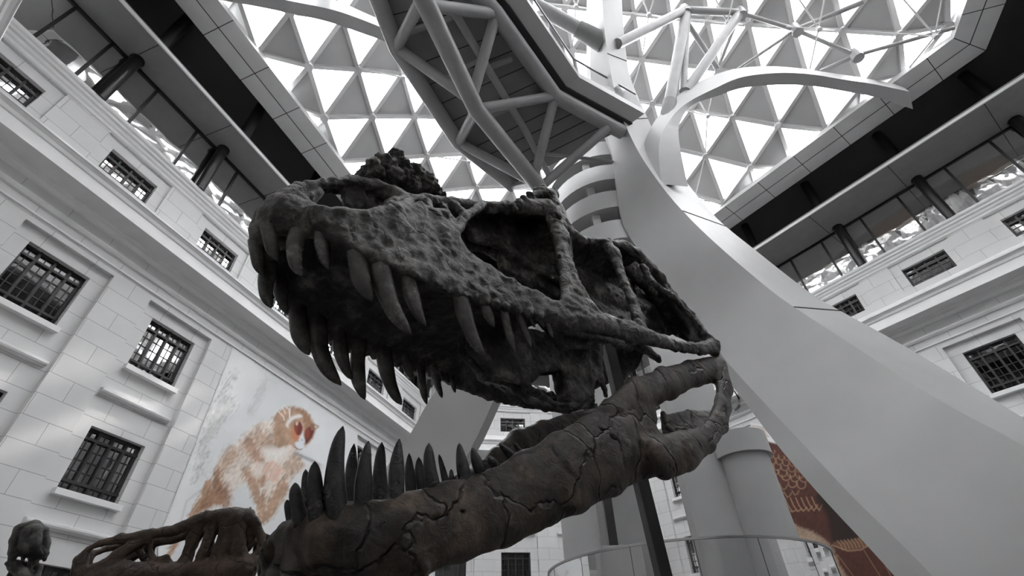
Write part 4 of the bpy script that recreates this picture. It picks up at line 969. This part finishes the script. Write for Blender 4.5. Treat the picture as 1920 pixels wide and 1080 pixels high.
# ---- teeth: curved tapering cones, oval in section
def tooth(parent, base, tip, r, bow, side=1, sink=.03, name='tooth'):
    mt = M['tooth_up'] if parent.name.startswith('upper') else M['tooth']
    """base, tip in skull frame; bow pushes the middle of the tooth"""
    b, t = np.array(base), np.array(tip); ax = t - b; Ln = np.linalg.norm(ax); d = ax / Ln; b0 = b - d * sink
    m = (b + t) / 2 + np.array(bow); n = 14; rows = []; acr = np.cross(d, [0, 1, 0]); acr /= np.linalg.norm(acr); lat = np.cross(acr, d)
    for i in range(n + 1):
        s_ = i / n; p = (1 - s_) ** 2 * b0 + 2 * s_ * (1 - s_) * m + s_ * s_ * t
        rr_ = r * (1 - s_ ** 2.9) ** .68 * (1 + .06 * math.sin(9 * s_ + b[0] * 30)) + .0012
        rows.append([p + acr * rr_ * math.cos(a) * 1.0 + lat * rr_ * .72 * math.sin(a) for a in np.linspace(0, 2 * math.pi, 18, endpoint=False)])
    mb = MB(); mb.sweep([[from_local(q) - parent_loc for q in r_] for r_ in rows])
    o = mb.build(name, mt, parent, smooth=True)
    return o
def place_tooth(parent, bx, by, tx, ty, w, wpx, bow_px=(0, 0), wt=None, far=False, both=True, scale_far=1.):
    wt = w if wt is None else wt; b, d = sk(bx, by, w); t, dt = sk(tx, ty, wt); mx_, my_ = (bx + tx) / 2 + bow_px[0] * 2, (by + ty) / 2 + bow_px[1] * 2
    m = sk(mx_, my_, (w + wt) / 2)[0]; bow = m - (b + t) / 2; r = wpx / 2 * d / FOC
    if not far: tooth(parent, b, t, r, bow)
    if both or far:
        f = np.array([1, -1, 1]); tooth(parent, b * f, b * f + (t - b) * f * scale_far, r, bow * f)
UT = [(508, 438, 520, 488, .04, 27, (-4, 2), True), (562, 446, 564, 518, .085, 31, (-11, 2), True), (606, 440, 616, 505, .12, 28, (-5, 2), True), (672, 470, 697, 565, .165, 40, (-7, 6), True),
      (720, 492, 771, 627, .175, 42, (-16, 6), True), (770, 520, 798, 612, .185, 31, (-7, 4), True), (814, 538, 832, 652, .192, 34, (-9, 6), None), (866, 555, 907, 667, .198, 35, (-7, 6), True), (908, 568, 926, 613, .205, 23, (0, 2), True),
      (946, 580, 966, 663, .215, 20, (-2, 3), True), (972, 585, 996, 651, .22, 18, (0, 2), True), (993, 592, 1003, 614, .23, 11, (0, 1), True), (1010, 595, 1020, 614, .24, 11, (0, 1), True), (1026, 602, 1036, 633, .245, 12, (0, 1), True)]
for bx, by, tx, ty, w, wp, bw, both in UT: place_tooth(upper, bx, by, tx, ty, w, wp, bw, both=bool(both), far=both is None)
LTt = [(562, 958, 553, 905, .07, 27, (-3, 0), False), (582, 958, 573, 880, .06, 22, (-3, 0), True), (600, 962, 590, 865, .1, 34, (-4, 0), False), (636, 955, 643, 799, .12, 40, (-11, 0), False), (664, 950, 664, 832, .06, 26, (-5, 0), True),
       (684, 958, 691, 827, .135, 34, (-5, 0), False), (716, 952, 716, 829, .1, 32, (-4, 0), True), (746, 946, 749, 823, .155, 33, (-4, 0), False), (772, 935, 767, 850, .11, 22, (-1, 0), True), (795, 928, 785, 857, .12, 24, (-2, 0), True),
       (816, 922, 804, 831, .172, 30, (-4, 0), False), (838, 912, 823, 852, .12, 14, (0, 0), True), (847, 908, 846, 880, .17, 12, (0, 0), False), (875, 905, 861, 831, .18, 27, (-2, 0), False), (908, 895, 885, 840, .185, 25, (-2, 0), False),
       (933, 880, 915, 855, .19, 20, (0, 0), False), (968, 868, 936, 831, .195, 20, (2, 0), False), (983, 860, 963, 829, .2, 12, (1, 0), False), (545, 968, 538, 937, .04, 14, (-2, 0), True)]
for bx, by, tx, ty, w, wp, bw, far in LTt: place_tooth(lower, bx, by, tx, ty, (-w if far else w), wp, bw, both=False)

# ---- the mount
mb = MB(); a = at(1247, 1092, 1.86); b = at(1139, 648, 2.3)
a0 = np.array([a[0] + (a[0] - b[0]) * .0, a[1], 0.]); c0 = np.array([a[0], a[1], 0])
mb.bar(a, b, .062, .05, up=(1, .2, 0)); mb.bar(c0, a, .062, .05, up=(1, .2, 0))
post = mb.build('display_post', M['black'], bevel=.004)
tag(post, 'leaning black steel post holding up the big skull from below the jaw hinge', 'post')
mb = MB(); mb.box(c0[0] - .4, c0[0] + .4, c0[1] - .4, c0[1] + .4, 0, .06); keep(mb.build('base_plate', M['black']), post)

# ================================================================ two smaller skulls at the lower left
LT = np.array([-math.sin(math.radians(28)), math.cos(math.radians(28)), 0]); FW = np.array([-LT[1], LT[0], 0]); CP = 1.9
K = Solid((-.2, -.2, .1), (1.45, 0, .8), .005)
for st in ([(150, 1072, .03, 15), (153, 1050, .03, 11), (166, 1030, .035, 6), (188, 1019, .04, 5), (225, 1010, .045, 8), (275, 1003, .05, 9), (325, 996, .05, 9), (362, 980, .055, 11), (388, 970, .06, 11), (414, 968, .065, 12), (440, 966, .07, 14), (464, 968, .075, 13)],
           [(160, 1078, .035, 14), (200, 1064, .045, 17), (222, 1042, .05, 12), (246, 1026, .05, 10), (275, 1010, .05, 8)], [(180, 1090, .04, 24), (230, 1080, .05, 26), (290, 1076, .055, 18), (350, 1074, .06, 16), (410, 1066, .07, 22), (455, 1066, .08, 22), (478, 1056, .08, 12)],
           [(277, 1004, .05, 8), (281, 1028, .05, 5), (288, 1052, .05, 7)], [(262, 1032, .04, 6), (272, 1045, .04, 5)], [(378, 978, .055, 10), (360, 1010, .055, 9), (346, 1050, .055, 9), (330, 1066, .055, 10)], [(402, 974, .06, 10), (390, 1015, .065, 9), (377, 1046, .065, 10)],
           [(428, 968, .07, 13), (428, 1000, .075, 15), (410, 1044, .075, 15)], [(446, 970, .08, 15), (452, 1035, .085, 10), (456, 1055, .085, 12)], [(464, 968, .08, 13), (482, 984, .08, 8), (491, 1006, .08, 6), (488, 1030, .08, 6), (476, 1044, .08, 8)], [(460, 1010, .06, 16), (470, 1000, .06, 14)],
           [(494, 1000, .04, 4), (504, 1010, .04, 5), (502, 1022, .04, 5), (494, 1028, .04, 4)], [(464, 960, .05, 4), (471, 951, .05, 2)], [(296, 1052, .05, 6), (310, 1046, .05, 6), (322, 1058, .05, 6)], [(440, 1000, .07, 10), (436, 1040, .07, 10)]):
    K.stroke(st, q=.8, k=.006)
K.stroke([(470, 1005, .1, 9), (472, 1020, .1, 8)], cut=True, k=.005)
brown = empty('long_snouted_skull', from_local(sk(300, 1085, 0)[0]), 'dark brown long-snouted dinosaur skull with open gaps, low in front of the tarsier print', 'dinosaur skull')
parent_loc = tuple(brown.location)
K.mesh('cranium', M['bone_brown'], brown, rough=(('CLOUDS', .05, .008, .5), ('CLOUDS', .016, .007, .5)))
mb = MB(); p = from_local(sk(300, 1085, 0)[0]); mb.tube([(p[0], p[1], 0), (p[0], p[1], p[2])], .02, 12); mb.box(p[0] - .25, p[0] + .25, p[1] - .25, p[1] + .25, 0, .04)
tag(mb.build('skull_stand', M['black']), 'slim black stand below the long-snouted brown skull', 'stand')
LT = np.array([-math.sin(math.radians(50)), math.cos(math.radians(50)), 0]); FW = np.array([-LT[1], LT[0], 0]); CP = 3.0
K = Solid((-.35, -.25, .2), (.75, .25, .8), .005); K.lo = K.lo + np.array([sk(55, 1030, 0)[0][0] - .15, 0, sk(55, 1030, 0)[0][2] - .45])
for st in ([(38, 992, 0, 9), (62, 987, 0, 11), (80, 996, 0, 8), (84, 1020, 0, 8), (80, 1038, 0, 8)], [(38, 992, 0, 9), (27, 1012, 0, 7), (24, 1035, 0, 7), (24, 1046, 0, 6)], [(50, 990, 0, 5), (53, 1006, 0, 5), (50, 1018, 0, 8)], [(72, 990, 0, 5), (74, 1012, 0, 5), (70, 1026, 0, 8)],
           [(28, 1036, 0, 8), (45, 1030, 0, 11), (62, 1032, 0, 12), (78, 1040, 0, 8)], [(22, 1046, 0, 5), (20, 1058, 0, 3)], [(84, 1040, 0, 6), (84, 1050, 0, 3)], [(58, 1000, .03, 16), (55, 1020, .03, 16)],
           [(12, 1056, 0, 3), (26, 1062, 0, 8), (40, 1076, 0, 9), (52, 1092, 0, 9), (66, 1082, 0, 7), (76, 1062, 0, 4)], [(44, 1042, 0, 3), (40, 1068, 0, 4)], [(58, 1044, 0, 4), (56, 1072, 0, 5)], [(70, 1044, 0, 3), (68, 1060, 0, 4)]):
    K.stroke(st, q=1.6, k=.006)
small = empty('small_beaked_skull', from_local(sk(52, 1080, 0)[0]), 'small dark skull facing forward at the bottom left edge of the picture', 'dinosaur skull')
parent_loc = tuple(small.location)
K.mesh('cranium', M['bone_up'], small, mirror=False, rough=(('CLOUDS', .04, .006, .5),))
mb = MB(); p = from_local(sk(50, 1085, 0)[0]); mb.tube([(p[0], p[1], 0), (p[0], p[1], p[2])], .02, 12); mb.box(p[0] - .2, p[0] + .2, p[1] - .2, p[1] + .2, 0, .04)
tag(mb.build('skull_stand', M['black']), 'slim black stand below the small skull at the left edge', 'stand')
# ================================================================ light
w = bpy.data.worlds.new('sky'); bpy.context.scene.world = w; w.use_nodes = True
N, L = w.node_tree.nodes, w.node_tree.links
bg = N['Background']; bg.inputs['Strength'].default_value = SKY
bg.inputs['Color'].default_value = (.97, .985, 1, 1)
s_ = ray(1365, 370); s_ = s_ / np.linalg.norm(s_)
sun = bpy.data.lights.new('sun', 'SUN'); so = bpy.data.objects.new('sun', sun); C.objects.link(so)
sun.energy = SUN; sun.angle = math.radians(1.5); sun.color = (1, .96, .9)
so.rotation_euler = V(-s_).to_track_quat('-Z', 'Y').to_euler(); so.location = (20, 25, 40)
sc = bpy.context.scene
sc.view_settings.view_transform = 'Standard'; sc.view_settings.look = 'None'; sc.view_settings.gamma = 1
sc.view_settings.use_curve_mapping = False
sc.view_settings.exposure = EXPO
sc.cycles.max_bounces = 10; sc.cycles.diffuse_bounces = 5; sc.cycles.glossy_bounces = 3; sc.cycles.transparent_max_bounces = 12
sc.cycles.sample_clamp_indirect = 6; sc.cycles.use_denoising = True
